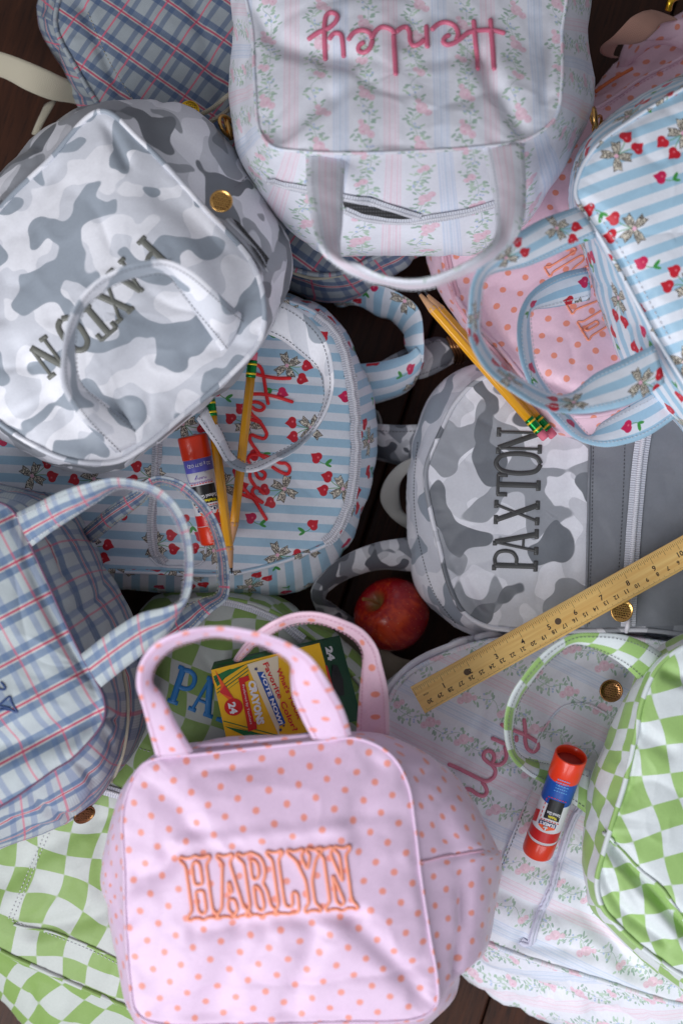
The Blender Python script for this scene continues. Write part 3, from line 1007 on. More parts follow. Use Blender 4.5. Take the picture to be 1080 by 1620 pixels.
def lining_mat():
    m, nt, b = new_mat('black_mesh_lining'); q = N(nt)
    f = q.sep(q.vmath('FRACTION', q.vmath('SCALE', q.node('ShaderNodeTexCoord').outputs['Object'], scale=1 / 0.0022)))
    k = q.math('MULTIPLY', q.band(f[0], .5, .22, .08), q.band(f[1], .5, .22, .08))
    nt.links.new(q.mix(k, lin((34, 34, 36)), lin((84, 84, 88))), b.inputs['Base Color']); b.inputs['Roughness'].default_value = .7
    return m
M['lining'] = lining_mat()

def nylon_mat(name, rgb, rough=.36):
    m, nt, b = new_mat(name); q = N(nt); uv = q.uv()
    n = q.noise(uv, 40, 3)
    col = q.mix(n, lin([c * .93 for c in rgb]), lin([min(255, c * 1.05) for c in rgb]))
    cloth_finish(nt, b, q, uv, col, rough=rough, bump=.3)
    return m
M['grey_nylon'] = nylon_mat('grey_nylon', (128, 131, 138))
M['white_nylon'] = nylon_mat('white_lining_cloth', (222, 224, 230), .5)
M['beige_lining'] = nylon_mat('beige_back_cloth', (170, 158, 140), .7)

def webbing_mat(name, a, b_):
    m, nt, b = new_mat(name); q = N(nt); uv = q.uv()
    x = q.sep(q.vmath('SCALE', uv, scale=1 / 0.0016))
    w = q.math('SINE', q.math('MULTIPLY', q.math('ADD', x[0], q.math('MULTIPLY', q.math('PINGPONG', x[1], 1.0), .8)), 6.283))
    w2 = q.math('SINE', q.math('MULTIPLY', x[1], 6.283))
    h = q.math('MULTIPLY_ADD', q.math('MULTIPLY', w, w2), .5, .5)
    nt.links.new(q.mix(h, lin(b_), lin(a)), b.inputs['Base Color']); b.inputs['Roughness'].default_value = .55
    bp = q.node('ShaderNodeBump'); bp.inputs['Strength'].default_value = .6; bp.inputs['Distance'].default_value = .0008
    nt.links.new(h, bp.inputs['Height']); nt.links.new(bp.outputs[0], b.inputs['Normal'])
    b.inputs['Sheen Weight'].default_value = .2
    return m
M['web_cream'] = webbing_mat('cream_webbing', (216, 208, 186), (168, 160, 138))
M['web_grey'] = webbing_mat('grey_webbing', (206, 204, 198), (150, 148, 142))
M['web_peach'] = webbing_mat('peach_webbing', (226, 176, 156), (180, 128, 110))

def floor_mat():
    m, nt, b = new_mat('dark_stained_wood'); q = N(nt); uv = q.uv()
    info = q.node('ShaderNodeObjectInfo').outputs['Random']
    off = q.comb(q.math('MULTIPLY', info, 37.0), q.math('MULTIPLY', info, 11.0))
    v0 = q.vmath('ADD', uv, off)
    mp = q.node('ShaderNodeVectorMath', operation='MULTIPLY'); q.put(mp.inputs[0], v0); mp.inputs[1].default_value = (5, 90, 1)
    g = q.noise(mp.outputs[0], 1.0, 6, .62, .6)
    mp2 = q.node('ShaderNodeVectorMath', operation='MULTIPLY'); q.put(mp2.inputs[0], v0); mp2.inputs[1].default_value = (28, 700, 1)
    g2 = q.noise(mp2.outputs[0], 1.0, 3, .6)
    k = q.math('MULTIPLY_ADD', g, 1.9, -.45, clamp=True)
    col = q.mix(k, lin((24, 15, 12)), lin((84, 48, 30)))
    col = q.mix(q.step(g2, .60, .06), col, lin((22, 14, 12)))
    col = q.mix(q.math('MULTIPLY', info, .35), col, lin((62, 40, 32)))
    nt.links.new(col, b.inputs['Base Color'])
    b.inputs['Roughness'].default_value = .45; b.inputs['Specular IOR Level'].default_value = .22
    bp = q.node('ShaderNodeBump'); bp.inputs['Strength'].default_value = .35; bp.inputs['Distance'].default_value = .0015
    nt.links.new(q.math('ADD', g, q.math('MULTIPLY', g2, .5)), bp.inputs['Height']); nt.links.new(bp.outputs[0], b.inputs['Normal'])
    return m
M['floor'] = floor_mat()

# ------------------------------------------------------------------ the wood floor, board by board
fl = bpy.data.objects.new('floor', mesh('floor', [(-1.6, -1.6, -.03), (1.6, -1.6, -.03), (1.6, 1.6, -.03), (-1.6, 1.6, -.03)], [(0, 1, 2, 3)]))
COL.objects.link(fl); fl['kind'] = 'structure'; fl.data.materials.append(plain('board_gap', (10, 8, 7), .9))
th = math.radians(72)
bw = .125
ln = 2.6
def board_mesh(L):
    g = .0012
    prof = [(-bw / 2 + g, -.02), (-bw / 2 + g, -.0015), (-bw / 2 + g + .002, 0), (bw / 2 - g - .002, 0), (bw / 2 - g, -.0015), (bw / 2 - g, -.02)]
    V = []; U = []
    for x in (-L / 2 + .001, L / 2 - .001):
        for y, z in prof: V.append((x, y, z)); U.append((x, y))
    n = len(prof); F = [(k, k + 1, n + k + 1, n + k) for k in range(n - 1)] + [tuple(range(n))[::-1], tuple(range(n, 2 * n))]
    return mesh('floorboard', V, F, U)
bm_ = board_mesh(1.35); bm_.materials.append(M['floor'])
for i in range(-9, 10):
    for j in (-1, 0, 1):
        o = bpy.data.objects.new('floorboard', bm_); COL.objects.link(o); o.parent = fl
        lx = j * 1.35 + (.5 if i % 2 else -.1) + .13 * (i % 3); ly = i * bw + .035
        o.location = (lx * math.cos(th) - ly * math.sin(th), lx * math.sin(th) + ly * math.cos(th), 0)
        o.rotation_euler = (0, 0, th)
def Z(pts, z):
    if isinstance(z, (int, float)): return [(x, y, z) for x, y in pts]
    return [(p[0], p[1], zz) for p, zz in zip(pts, z)]
def shrink(ring, k, z):
    c = np.mean(np.array(ring)[:, :2], 0)
    return [(c[0] + (p[0] - c[0]) * k, c[1] + (p[1] - c[1]) * k, z) for p in ring]
R_ = math.radians

# ================================================================= plaid backpack, underneath at the top left
A_ = Soft('plaid_backpack', 'blue plaid backpack with red lines lying underneath at the top left, in the shadow', 'backpack', tuple(P(330, 180, 0)), 'children\'s backpacks laid on the floor')
r0 = Z([(88, 30), (140, -70), (300, -130), (500, 0), (640, 200), (672, 330), (640, 384), (590, 408), (530, 434), (470, 428), (380, 380), (260, 300), (180, 200), (122, 110)], .095)
r1 = Z([(62, 18), (120, -95), (300, -160), (520, -20), (665, 190), (697, 330), (665, 402), (620, 438), (565, 472), (480, 472), (380, 410), (240, 320), (145, 205), (97, 105)], .055)
A_.body([r0, r1, shrink(r1, .95, .002)], M['plaid_b'], ang=R_(-35), side_ang=R_(4), dome=.006, amp=.003, freq=9, fold=[(R_(-55), .004, 16)], creases=[([(130, 10), (190, 150)], 7, .004), ([(300, -20), (350, 160)], 12, .005)])
A_.stitches([(140, 20), (170, 90), (215, 165)], M['web_cream'])
A_.pipe([(452, 424), (475, 434), (500, 439), (540, 434)], .0016, M['web_cream'], name='cream_piping')
ribbon('shoulder_strap', [(-90, 60, .075, -90, 105, .072), (0, 82, .08, 0, 122, .07), (45, 98, .085, 40, 142, .075), (90, 118, .075, 80, 158, .065), (132, 140, .05, 128, 168, .045), (150, 170, .03, 140, 190, .03)], M['web_cream'], A_.root, thick=.0018, puff=.0006)
ribbon('webbing_end', [(90, 158, .05, 70, 165, .05), (72, 190, .055, 58, 192, .055), (60, 215, .05, 50, 212, .05)], M['web_cream'], A_.root, thick=.0015)
for e in ([(300, 190, .13), (335, 172, .14), (362, 150, .14), (385, 138, .12)], [(318, 200, .13), (345, 186, .14), (372, 165, .13)]):
    tube('cream_cord', catmull(PA(e), 8), .0021, M['web_cream'], A_.root, sides=6)
disc_tag('zip_charm', P(300, 175, .145), (0.2, 0, 1), .0085, M['gold_yellow'], A_.root)
zp = ring_loop('zip_pull', P(360, 200, .15), (.9, .1, .5), .008, .0016, M['gold'], A_.root, squash=1.5)
tube('zip_slider', PA([(356, 186, .15), (362, 205, .152), (366, 222, .15)]), [.002, .0032, .0015], M['gold'], A_.root, sides=8)

# ================================================================= pink dotted backpack, right
D_ = Soft('pink_dotted_backpack', 'pink backpack with peach dots and peach outlined name, half hidden under the cherry lunch bag', 'backpack', tuple(P(980, 380, 0)), 'children\'s backpacks laid on the floor')
p0 = [(714, 455), (700, 400), (730, 310), (830, 215), (945, 170), (1015, 124), (1080, 90), (1170, 30), (1260, 120), (1260, 350), (1170, 540), (1050, 612), (960, 654), (890, 655), (845, 618), (790, 552), (746, 505)]
p1 = [(692, 455), (674, 400), (700, 300), (800, 200), (925, 157), (975, 105), (1060, 38), (1180, -20), (1300, 100), (1300, 350), (1200, 560), (1060, 648), (960, 686), (880, 686), (826, 640), (762, 565), (722, 505)]
z0 = [.10, .10, .10, .09, .085, .08, .08, .08, .09, .12, .135, .15, .155, .155, .145, .125, .11]
r0 = Z(p0, z0); r1 = Z(p1, [z - .03 for z in z0])
D_.body([r0, r1, shrink(r1, .95, .002)], M['peach'], ang=R_(24), side_ang=R_(10), dome=.01, amp=.0026, creases=[([(760, 470), (800, 540), (880, 610), (960, 630)], 9, .004), ([(1080, 95), (1010, 130), (950, 172)], 4, .003)], uvo=(.004, .002), piping=.002)
D_.zipper([(705, 405), (716, 455), (742, 508), (785, 560), (838, 622)], tape=.008, r=.0016, mat=plain('pink_zip', (226, 176, 190), .45), off=.0012)
D_.stitches([(1078, 98), (1015, 131), (950, 176)], M['pink_stitch'])
dd = np.array([-.515, -.857]); du = np.array([-.857, .515])
west_text(D_, 'HARL', (985, 505), dd, du, 64, [0, 42, 82, 118], M['peach_thread'], wmul=.62, r=.00085)
ribbon('webbing_strap', [(1030, 14, .10, 1072, 30, .09), (1017, 17, .12, 1047, 36, .11), (1000, 26, .13, 1036, 50, .118), (985, 42, .132, 1018, 66, .115), (968, 60, .128, 996, 72, .112), (951, 74, .115, 977, 72, .10), (950, 86, .095, 970, 90, .085), (962, 92, .075, 978, 92, .07)], M['web_peach'], D_.root, thick=.0016, puff=.0002)
ribbon('webbing_strap', [(1120, 30, .088, 1120, 66, .085), (1080, 30, .09, 1080, 62, .086), (1046, 34, .095, 1020, 66, .088)], M['peach'], D_.root, thick=.003, puff=.0008)
ribbon('strap_pad', [(1110, 30, .09, 1120, 95, .085), (1040, 32, .088, 1040, 72, .08), (1000, 60, .075, 985, 110, .06), (985, 70, .07, 972, 118, .05)], M['peach'], D_.root, thick=.006)
tube('cord', catmull(PA([(940, 146, .07), (965, 128, .075), (1000, 108, .075)]), 8), .0016, plain('orange_cord', (226, 120, 70), .5), D_.root)
tube('gold_trim', catmull(PA([(1056, 16, .12), (1060, 2, .125), (1075, -6, .12), (1100, 0, .12)]), 8), .003, M['gold_yellow'], D_.root)
for k, (x, y) in enumerate(((938, 185), (944, 196), (950, 204))):
    ring_loop('zip_pull', P(x, y, .125 - .006 * k), (.8, -.3 * k, .4), .0065, .0014, M['gold'], D_.root, squash=1.3)

# ================================================================= camo backpack PAXTON, right middle
F_ = Soft('camo_backpack', 'grey camouflage backpack reading PAXTON with a plain grey zip pocket', 'backpack', tuple(P(960, 780, 0)), 'children\'s backpacks laid on the floor')
p0 = [(766, 596), (724, 632), (696, 684), (673, 745), (680, 805), (692, 855), (710, 925), (732, 968), (768, 990), (850, 998), (1000, 996), (1240, 990), (1250, 600), (1000, 585), (870, 585)]
p1 = [(752, 574), (702, 602), (668, 652), (650, 720), (645, 790), (648, 860), (664, 936), (704, 978), (752, 1004), (850, 1012), (1000, 1010), (1262, 1006), (1272, 590), (1000, 562), (852, 560)]
r0 = Z(p0, .112); r1 = Z(p1, .07)
F_.body([r0, r1, shrink(r1, .96, .002)], M['camo_dark'], side_mat=M['camo_light'], ang=R_(90), side_ang=R_(20), dome=.013, amp=.0022, seed=2.0, calm=[([(820, 900), (820, 690)], 40)], fold=[(R_(80), .0018, 20)], creases=[([(905, 640), (900, 980)], 14, .002), ([(740, 590), (700, 650), (690, 690)], 6, .004), ([(720, 900), (760, 975)], 10, .003)])
def band_patch(soft, name, c4, mat, off=.0012, nu=34, nv=44, uvang=0.0):
    c4 = np.array(c4, float); V = []; U = []
    for i in range(nu + 1):
        for j in range(nv + 1):
            s, t = i / nu, j / nv
            q = c4[0] * (1 - s) * (1 - t) + c4[1] * s * (1 - t) + c4[2] * s * t + c4[3] * (1 - s) * t
            e = min(1, 6 * min(s, 1 - s, t, 1 - t) + .15)
            v = soft.hit(q[0], q[1], off * e)[0]; V.append(v); U.append((v[0] + 5, v[1] + 5))
    F = [(i * (nv + 1) + j, (i + 1) * (nv + 1) + j, (i + 1) * (nv + 1) + j + 1, i * (nv + 1) + j + 1) for i in range(nu) for j in range(nv)]
    o = link(name, mesh(name, V, F, U), mat, soft.root)
    soft.keep(np.array(V), F)
    return o
band_patch(F_, 'grey_pocket_panel', [(934, 596), (1232, 604), (1228, 984), (926, 994)], M['grey_nylon'], off=.003)
for ln_ in ([(939, 600), (936, 800), (931, 990)], [(990, 600), (984, 800), (972, 985)], [(1017, 600), (1012, 800), (1004, 985)]):
    F_.stitches(ln_, M['dark_stitch'], step_px=6)
F_.pipe([(934, 598), (930, 800), (926, 992)], .0013, M['grey_nylon'], name='pocket_piping')
F_.zipper([(1022, 660), (1012, 720), (1004, 800), (998, 880), (992, 990)], tape=.013, r=.0026, mat=M['white_teeth'], tape_mat=M['white_tape'], off=.0016)
slab_text(F_, 'PAXTON', (849, 905), (.035, -1), (-1, -.03), 71, [0, 28, 74, 119, 153, 188], M['charcoal_thread'], wmul=.62)
disc_tag('zip_charm', P(983, 966, .139), (0.1, -.1, 1), .0098, M['gold'], F_.root)
tube('charm_hanger', PA([(994, 978, .132), (992, 990, .134), (990, 1000, .13)]), .002, M['white_cord'], F_.root)
F_.stitches([(661, 700), (655, 780), (664, 860), (688, 940), (720, 985)], M['dark_stitch'], step_px=5)
# straps of this backpack
ribbon('grab_strap', [(668, 672, .065, 668, 740, .05), (630, 674, .055, 632, 738, .035), (596, 672, .045, 598, 730, .02), (570, 668, .03, 572, 728, .01)], M['camo_strap'], F_.root, thick=.004, stitch=M['dark_stitch'])
ribbon('webbing_loop', [(658, 722, .065, 656, 740, .06), (630, 735, .06, 642, 750, .06), (607, 765, .05, 632, 770, .045), (603, 795, .04, 634, 800, .03), (622, 822, .03, 640, 812, .03), (652, 842, .03, 652, 822, .03)], M['web_grey'], F_.root, thick=.0018, puff=.0005)
ribbon('webbing_loop', [(588, 648, .03, 596, 648, .02), (600, 652, .035, 606, 690, .02), (604, 690, .03, 602, 715, .01), (594, 722, .02, 590, 722, .01)], M['web_grey'], F_.root, thick=.0018, puff=.0005)
ribbon('shoulder_strap', [(690, 848, .06, 690, 905, .05), (650, 852, .06, 650, 906, .05), (600, 862, .07, 606, 905, .05), (555, 880, .075, 560, 916, .05), (520, 906, .08, 530, 932, .05), (499, 938, .075, 516, 946, .045), (505, 965, .05, 530, 955, .03), (530, 990, .03, 560, 975, .015), (560, 1010, .02, 590, 1000, .01)], M['camo_strap'], F_.root, thick=.008, puff=.004, amp=.0012)
ribbon('strap_end', [(560, 612, .02, 575, 640, .02), (600, 575, .03, 620, 600, .025), (655, 545, .035, 665, 600, .03), (690, 533, .04, 700, 585, .035), (716, 540, .04, 722, 572, .035)], M['camo_strap'], F_.root, thick=.005, stitch=M['dark_stitch'])
for k in range(4):
    tube('strap_ring', catmull(PA([(706 + 5 * k, 533 + k, .045), (714 + 5 * k, 548, .048), (720 + 5 * k, 564, .04), (716 + 5 * k, 574, .03)]), 6), .0016, M['bronze'], F_.root)

# ================================================================= cherry backpack, left middle
G_ = Soft('cherry_backpack', 'blue and white striped backpack with cherries and a red embroidered name, under the pencils', 'backpack', tuple(P(250, 690, 0)), 'children\'s backpacks laid on the floor')
p0 = [(-150, 520), (100, 470), (300, 462), (436, 473), (492, 492), (528, 520), (553, 588), (562, 660), (562, 735), (552, 800), (530, 850), (480, 876), (370, 907), (240, 905), (100, 900), (-150, 890)]
p1 = [(-165, 500), (100, 450), (300, 445), (448, 464), (502, 482), (540, 516), (574, 580), (592, 645), (595, 730), (572, 812), (543, 872), (486, 928), (370, 946), (240, 936), (100, 930), (-165, 915)]
r0 = Z(p0, .108); r1 = Z(p1, .066)
G_.body([r0, r1, shrink(r1, .96, .002)], M['cherry'], ang=R_(-3), side_ang=0.0, swap=True, dome=.014, amp=.0022, seed=4.4, calm=[([(420, 600), (410, 800)], 45)], creases=[([(330, 720), (420, 800), (440, 880)], 20, .002), ([(240, 700), (250, 900)], 6, .003), ([(150, 880), (330, 880)], 8, .003)], uvo=(.0, .003))
G_.zipper([(500, 498), (532, 530), (552, 590), (561, 660), (561, 735), (551, 798), (528, 846), (512, 858)], tape=.010, r=.0022, mat=M['white_teeth'], tape_mat=M['white_tape'], off=.002)
G_.zipper([(250, 690), (247, 760), (240, 830), (245, 872), (262, 892)], tape=.009, r=.0018, mat=M['white_teeth'], tape_mat=M['white_tape'], off=.0008)
G_.pipe([(236, 880), (250, 893), (300, 896), (322, 888), (326, 860)], .0012, M['cherry'], name='pocket_piping')
zg = lambda pts: [(350 + x / 5.4, 550 + y / 5.4) for x, y in pts]
thread_script(G_, [zg(p) for p in [
 [(262, 170), (290, 150), (325, 158), (350, 200), (370, 300), (385, 400), (402, 490)], [(230, 208), (350, 240), (480, 262), (598, 262)],
 [(220, 398), (350, 398), (450, 415), (540, 442), (615, 468)],
 [(256, 500), (290, 528), (340, 536), (368, 510), (342, 480), (290, 464), (252, 474), (238, 520), (262, 570), (310, 612), (342, 640)],
 [(200, 590), (270, 618), (330, 640), (366, 690), (388, 742), (366, 776), (310, 764), (256, 746), (244, 780), (272, 836), (330, 915)],
 [(250, 1000), (228, 960), (248, 922), (300, 914), (370, 925), (430, 945), (500, 985), (552, 990), (586, 1032), (568, 1078), (516, 1066), (430, 1015)],
 [(330, 920), (400, 950), (425, 940)],
 [(286, 1056), (320, 1110), (358, 1120), (376, 1082), (340, 1050), (296, 1036), (252, 1060), (246, 1110), (280, 1168), (306, 1206)],
 [(376, 1250), (345, 1232), (320, 1200), (282, 1200), (264, 1232), (290, 1276), (330, 1306), (362, 1330)],
 [(130, 1120), (210, 1222), (290, 1312), (350, 1410), (390, 1475)], [(110, 1228), (220, 1270), (310, 1302), (362, 1328)],
]], .00150, M['red_thread'])
G_.stitches([(546, 600), (553, 660), (553, 735), (544, 795), (524, 838)], M['white_stitch'], step_px=6)
# padded strap loops lying on the boards
ribbon('shoulder_strap', [(520, 455, .03, 540, 490, .01), (560, 458, .05, 565, 485, .02), (598, 456, .065, 596, 505, .02), (632, 470, .07, 615, 510, .02), (658, 492, .075, 634, 530, .02), (665, 540, .075, 637, 545, .03), (664, 575, .065, 650, 560, .03)], M['cherry'], G_.root, thick=.006, puff=.003, amp=.0016, uvrot=True)
ribbon('shoulder_strap', [(560, 581, .055, 590, 642, .03), (600, 576, .06, 600, 640, .035), (640, 566, .065, 640, 626, .04), (655, 558, .068, 660, 608, .045), (664, 552, .07, 667, 580, .05)], M['cherry'], G_.root, thick=.008, puff=.004, amp=.0012, uvo=(.01, .03))

# ================================================================= green checked backpack, lower left
I_ = Soft('green_checked_backpack', 'green and white wavy checked backpack with blue lettering, under the pink lunch bag', 'backpack', tuple(P(260, 1300, 0)), 'children\'s backpacks laid on the floor')
p0 = [(212, 1015), (258, 965), (330, 946), (400, 956), (460, 984), (520, 1032), (576, 1092), (618, 1200), (640, 1400), (570, 1600), (400, 1680), (222, 1602), (125, 1560), (60, 1531), (0, 1503), (-60, 1460), (-70, 1350), (60, 1200), (150, 1095)]
p1 = [(200, 1000), (244, 946), (325, 926), (412, 934), (476, 964), (546, 1014), (605, 1080), (650, 1200), (670, 1400), (610, 1680), (400, 1740), (170, 1700), (60, 1648), (26, 1608), (-8, 1575), (-90, 1520), (-110, 1350), (30, 1190), (130, 1085)]
r0 = Z(p0, .098); r1 = Z(p1, .058)
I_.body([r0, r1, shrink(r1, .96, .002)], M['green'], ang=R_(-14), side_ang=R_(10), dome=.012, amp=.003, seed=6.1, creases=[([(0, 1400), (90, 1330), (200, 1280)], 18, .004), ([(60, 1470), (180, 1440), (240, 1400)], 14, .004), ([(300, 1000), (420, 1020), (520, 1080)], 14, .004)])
I_.zipper([(300, 958), (350, 950), (400, 962), (440, 980), (480, 1012)], tape=.009, r=.0016, mat=M['white_teeth'], tape_mat=M['white_tape'], off=.001)
I_.zipper([(150, 1245), (180, 1253), (215, 1262)], tape=.009, r=.0018, mat=M['white_teeth'], tape_mat=M['white_tape'], off=.002)
for l_ in ([(78, 1318), (52, 1380), (20, 1455)], [(72, 1316), (46, 1378), (14, 1453)], [(20, 1457), (80, 1478), (150, 1506), (215, 1540)], [(215, 1182), (240, 1190)]):
    I_.stitches(l_, M['white_stitch'])
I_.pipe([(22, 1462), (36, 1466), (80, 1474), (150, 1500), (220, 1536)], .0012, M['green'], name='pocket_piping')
tdir = np.array([.93, .36]); tup = np.array([.31, -.95])
slab_text(I_, 'PAX', (264, 1109), tdir, tup, 60, [0, 37, 84], M['blue_thread'], wmul=.74, bold=1.2)

# ================================================================= rose striped backpack, lower right
K_ = Soft('floral_backpack', 'white backpack with rose vines and pastel stripes lying under the glue stick at lower right', 'backpack', tuple(P(900, 1280, 0)), 'children\'s backpacks laid on the floor')
p0 = [(614, 1112), (642, 1070), (702, 1036), (762, 1016), (850, 1008), (960, 1008), (1100, 1030), (1220, 1100), (1240, 1300), (1220, 1600), (1080, 1590), (940, 1548), (840, 1518), (752, 1484), (690, 1450), (620, 1380), (598, 1250)]
p1 = [(604, 1100), (634, 1056), (690, 1022), (755, 1003), (850, 994), (960, 994), (1120, 1012), (1252, 1090), (1276, 1300), (1260, 1710), (1080, 1690), (930, 1650), (836, 1606), (728, 1543), (650, 1484), (600, 1392), (583, 1250)]
r0 = Z(p0, .108); r1 = Z(p1, .06)
K_.body([r0, r1, shrink(r1, .96, .002)], M['floral'], ang=R_(-116), side_ang=R_(70), dome=.014, amp=.003, seed=8.8, side_amp=.007, center=(860, 1260, .112),
        creases=[([(900, 1270), (885, 1350), (862, 1430), (825, 1492)], 10, .004), ([(815, 1260), (800, 1330), (780, 1395)], 5, .003), ([(770, 1400), (850, 1440), (920, 1450), (1000, 1540)], 16, .007), ([(920, 1400), (960, 1470), (1060, 1540)], 22, .006), ([(760, 1500), (860, 1500), (940, 1510)], 10, .005)],
        side_creases=[([(740, 1530), (860, 1570), (1000, 1620)], 8, .008)], side_fold=[(R_(-20), .006, 22)])
K_.zipper([(926, 1262), (905, 1300), (888, 1350), (872, 1400), (852, 1450), (836, 1492), (822, 1486)], tape=.007, r=.0022, mat=plain('lilac_zip', (206, 206, 224), .45), off=.0018)
K_.stitches([(840, 1250), (818, 1310), (798, 1360), (782, 1392)], M['grey_stitch'])
K_.pipe([(842, 1246), (816, 1306), (790, 1372), (776, 1396)], .0009, M['floral'], name='pocket_piping')
K_.pipe([(612, 1100), (650, 1058), (704, 1030), (770, 1010), (850, 1002)], .0032, M['white_cord'], name='zip_cover', off=.003)
zk = lambda pts: [(680 + x / 5.4, 1120 + y / 5.4) for x, y in pts]
thread_script(K_, [zk(p) for p in [
 [(150, 475), (250, 520), (360, 575), (430, 610), (482, 624), (540, 590), (556, 540), (530, 490), (484, 455), (455, 420), (462, 380), (500, 365), (540, 392), (545, 440), (530, 476), (600, 482), (642, 440), (650, 390), (635, 326)],
 [(520, 255), (570, 275), (640, 308), (664, 320)],
 [(392, 870), (345, 852), (310, 790), (285, 730), (308, 692), (350, 700), (400, 735), (450, 750), (482, 720), (470, 670), (440, 625)],
 [(600, 135), (640, 160), (740, 200), (850, 250), (912, 292), (920, 340), (880, 374), (832, 350), (810, 290), (810, 200), (800, 90)],
 [(734, 235), (738, 290)],
]], .0017, M['rose_thread'])
disc_tag('zip_charm', P(966, 1093, .135), (-.1, -.1, 1), .0098, M['bronze'], K_.root)
K_.pipe([(842, 1190), (862, 1150), (890, 1118), (930, 1115), (960, 1130)], .0011, M['floral'], name='pocket_piping')
ribbon('shoulder_strap', [(545, 985, .03, 520, 1010, .01), (585, 1010, .035, 560, 1040, .015), (625, 1040, .04, 600, 1085, .02), (660, 1050, .03, 640, 1090, .02)], M['beige_lining'], K_.root, thick=.005)
LG = 'lunch bags piled on the backpacks'
# ================================================================= white camo bag, top left
B_ = Soft('camo_lunch_bag', 'big white and grey camouflage bag seen upside down, its loop handle over the PAXTON lettering', 'lunch bag', tuple(P(180, 440, .06)), LG)
p0 = [(160, 176), (222, 222), (322, 328), (398, 415), (417, 475), (413, 535), (368, 590), (298, 650), (238, 700), (185, 730), (110, 728), (50, 702), (-8, 662), (-60, 600), (-78, 500), (-48, 400), (10, 320), (76, 256)]
p1 = [(165, 160), (290, 168), (384, 258), (446, 360), (458, 425), (436, 500), (376, 600), (305, 660), (243, 712), (188, 744), (108, 742), (42, 716), (-20, 682), (-85, 620), (-108, 500), (-82, 380), (2, 272), (84, 196)]
zz = [.225, .23, .235, .24, .24, .24, .245, .245, .245, .24, .24, .235, .23, .225, .22, .22, .22, .22]
r0 = Z(p0, zz); r1 = Z(p1, .175)
B_.body([r0, r1, shrink(r1, .93, .10)], M['camo_light'], side_mat=M['camo_dark'], ang=R_(30), side_ang=R_(30), dome=.014, amp=.003, freq=9, seed=1.2, calm=[([(240, 400), (80, 560)], 40)], side_amp=.004,
        creases=[([(75, 262), (20, 400), (0, 500)], 14, .004), ([(160, 180), (200, 260)], 9, .004), ([(250, 300), (330, 380), (360, 470)], 22, .004), ([(236, 625), (235, 690)], 6, .0012), ([(300, 560), (370, 540)], 18, .003), ([(30, 560), (120, 690)], 24, .004)])
bd = np.array([-.69, .725]); bu = np.array([.725, .69])
for ch, c_, u_ in (('P', (238, 406), (.73, .69)), ('A', (203, 441), (.70, .71)), ('X', (180, 478), (.67, .74)), ('T', (155, 509), (.65, .76)), ('O', (115, 529), (.62, .785)), ('N', (76, 565), (.60, .80))):
    u_ = np.array(u_); d_ = np.array([-u_[1], u_[0]]); hh_ = 60
    slab_text(B_, ch, tuple(np.array(c_) - d_ * hh_ * .72 * .42 - u_ * hh_ * .5), d_, u_, hh_, 0, M['dark_thread'], wmul=.72, bold=1.25)
B_.zipper([(356, 352), (380, 378), (405, 408), (416, 432)], tape=.012, r=.0017, mat=M['grey_cord'], tape_mat=M['grey_cord'], off=.003)
quad_print(B_, [(364, 352), (374, 358), (418, 412), (412, 428)], M['lining'], off=.0052, name='mesh_lining', nu=8, nv=3)
disc_tag('zip_charm', P(350, 318, .245), (.1, .1, 1), .0088, M['gold'], B_.root)
B_.stitches([(372, 296), (385, 285), (392, 277)], M['grey_stitch'])
ribbon('handle', [(388, 500, .243, 355, 560, .243), (366, 484, .27, 333, 530, .262), (334, 456, .29, 304, 492, .272), (300, 430, .31, 280, 458, .28), (262, 414, .325, 262, 436, .29), (222, 418, .335, 222, 440, .295), (178, 432, .34, 180, 454, .30), (138, 462, .338, 142, 484, .30), (112, 505, .33, 124, 520, .295), (101, 560, .32, 122, 560, .285), (102, 612, .305, 132, 606, .275), (130, 662, .275, 172, 640, .258), (184, 718, .244, 236, 690, .244)], M['camo_light'], B_.root, thick=.003, stitch=M['grey_stitch'], uvo=(.04, .02))
ribbon('handle', [(424, 470, .18, 410, 524, .17), (460, 484, .185, 446, 540, .17), (492, 508, .185, 474, 562, .17), (514, 540, .185, 500, 584, .168), (524, 578, .187, 508, 604, .165), (524, 618, .188, 512, 632, .163), (506, 664, .188, 496, 672, .163), (474, 704, .187, 466, 700, .163), (436, 728, .185, 432, 718, .162), (396, 745, .18, 394, 732, .16), (364, 735, .172, 368, 716, .158), (340, 700, .165, 352, 680, .155), (312, 662, .165, 330, 640, .155)], M['camo_light'], B_.root, thick=.003, stitch=M['grey_stitch'], uvo=(.11, .06))

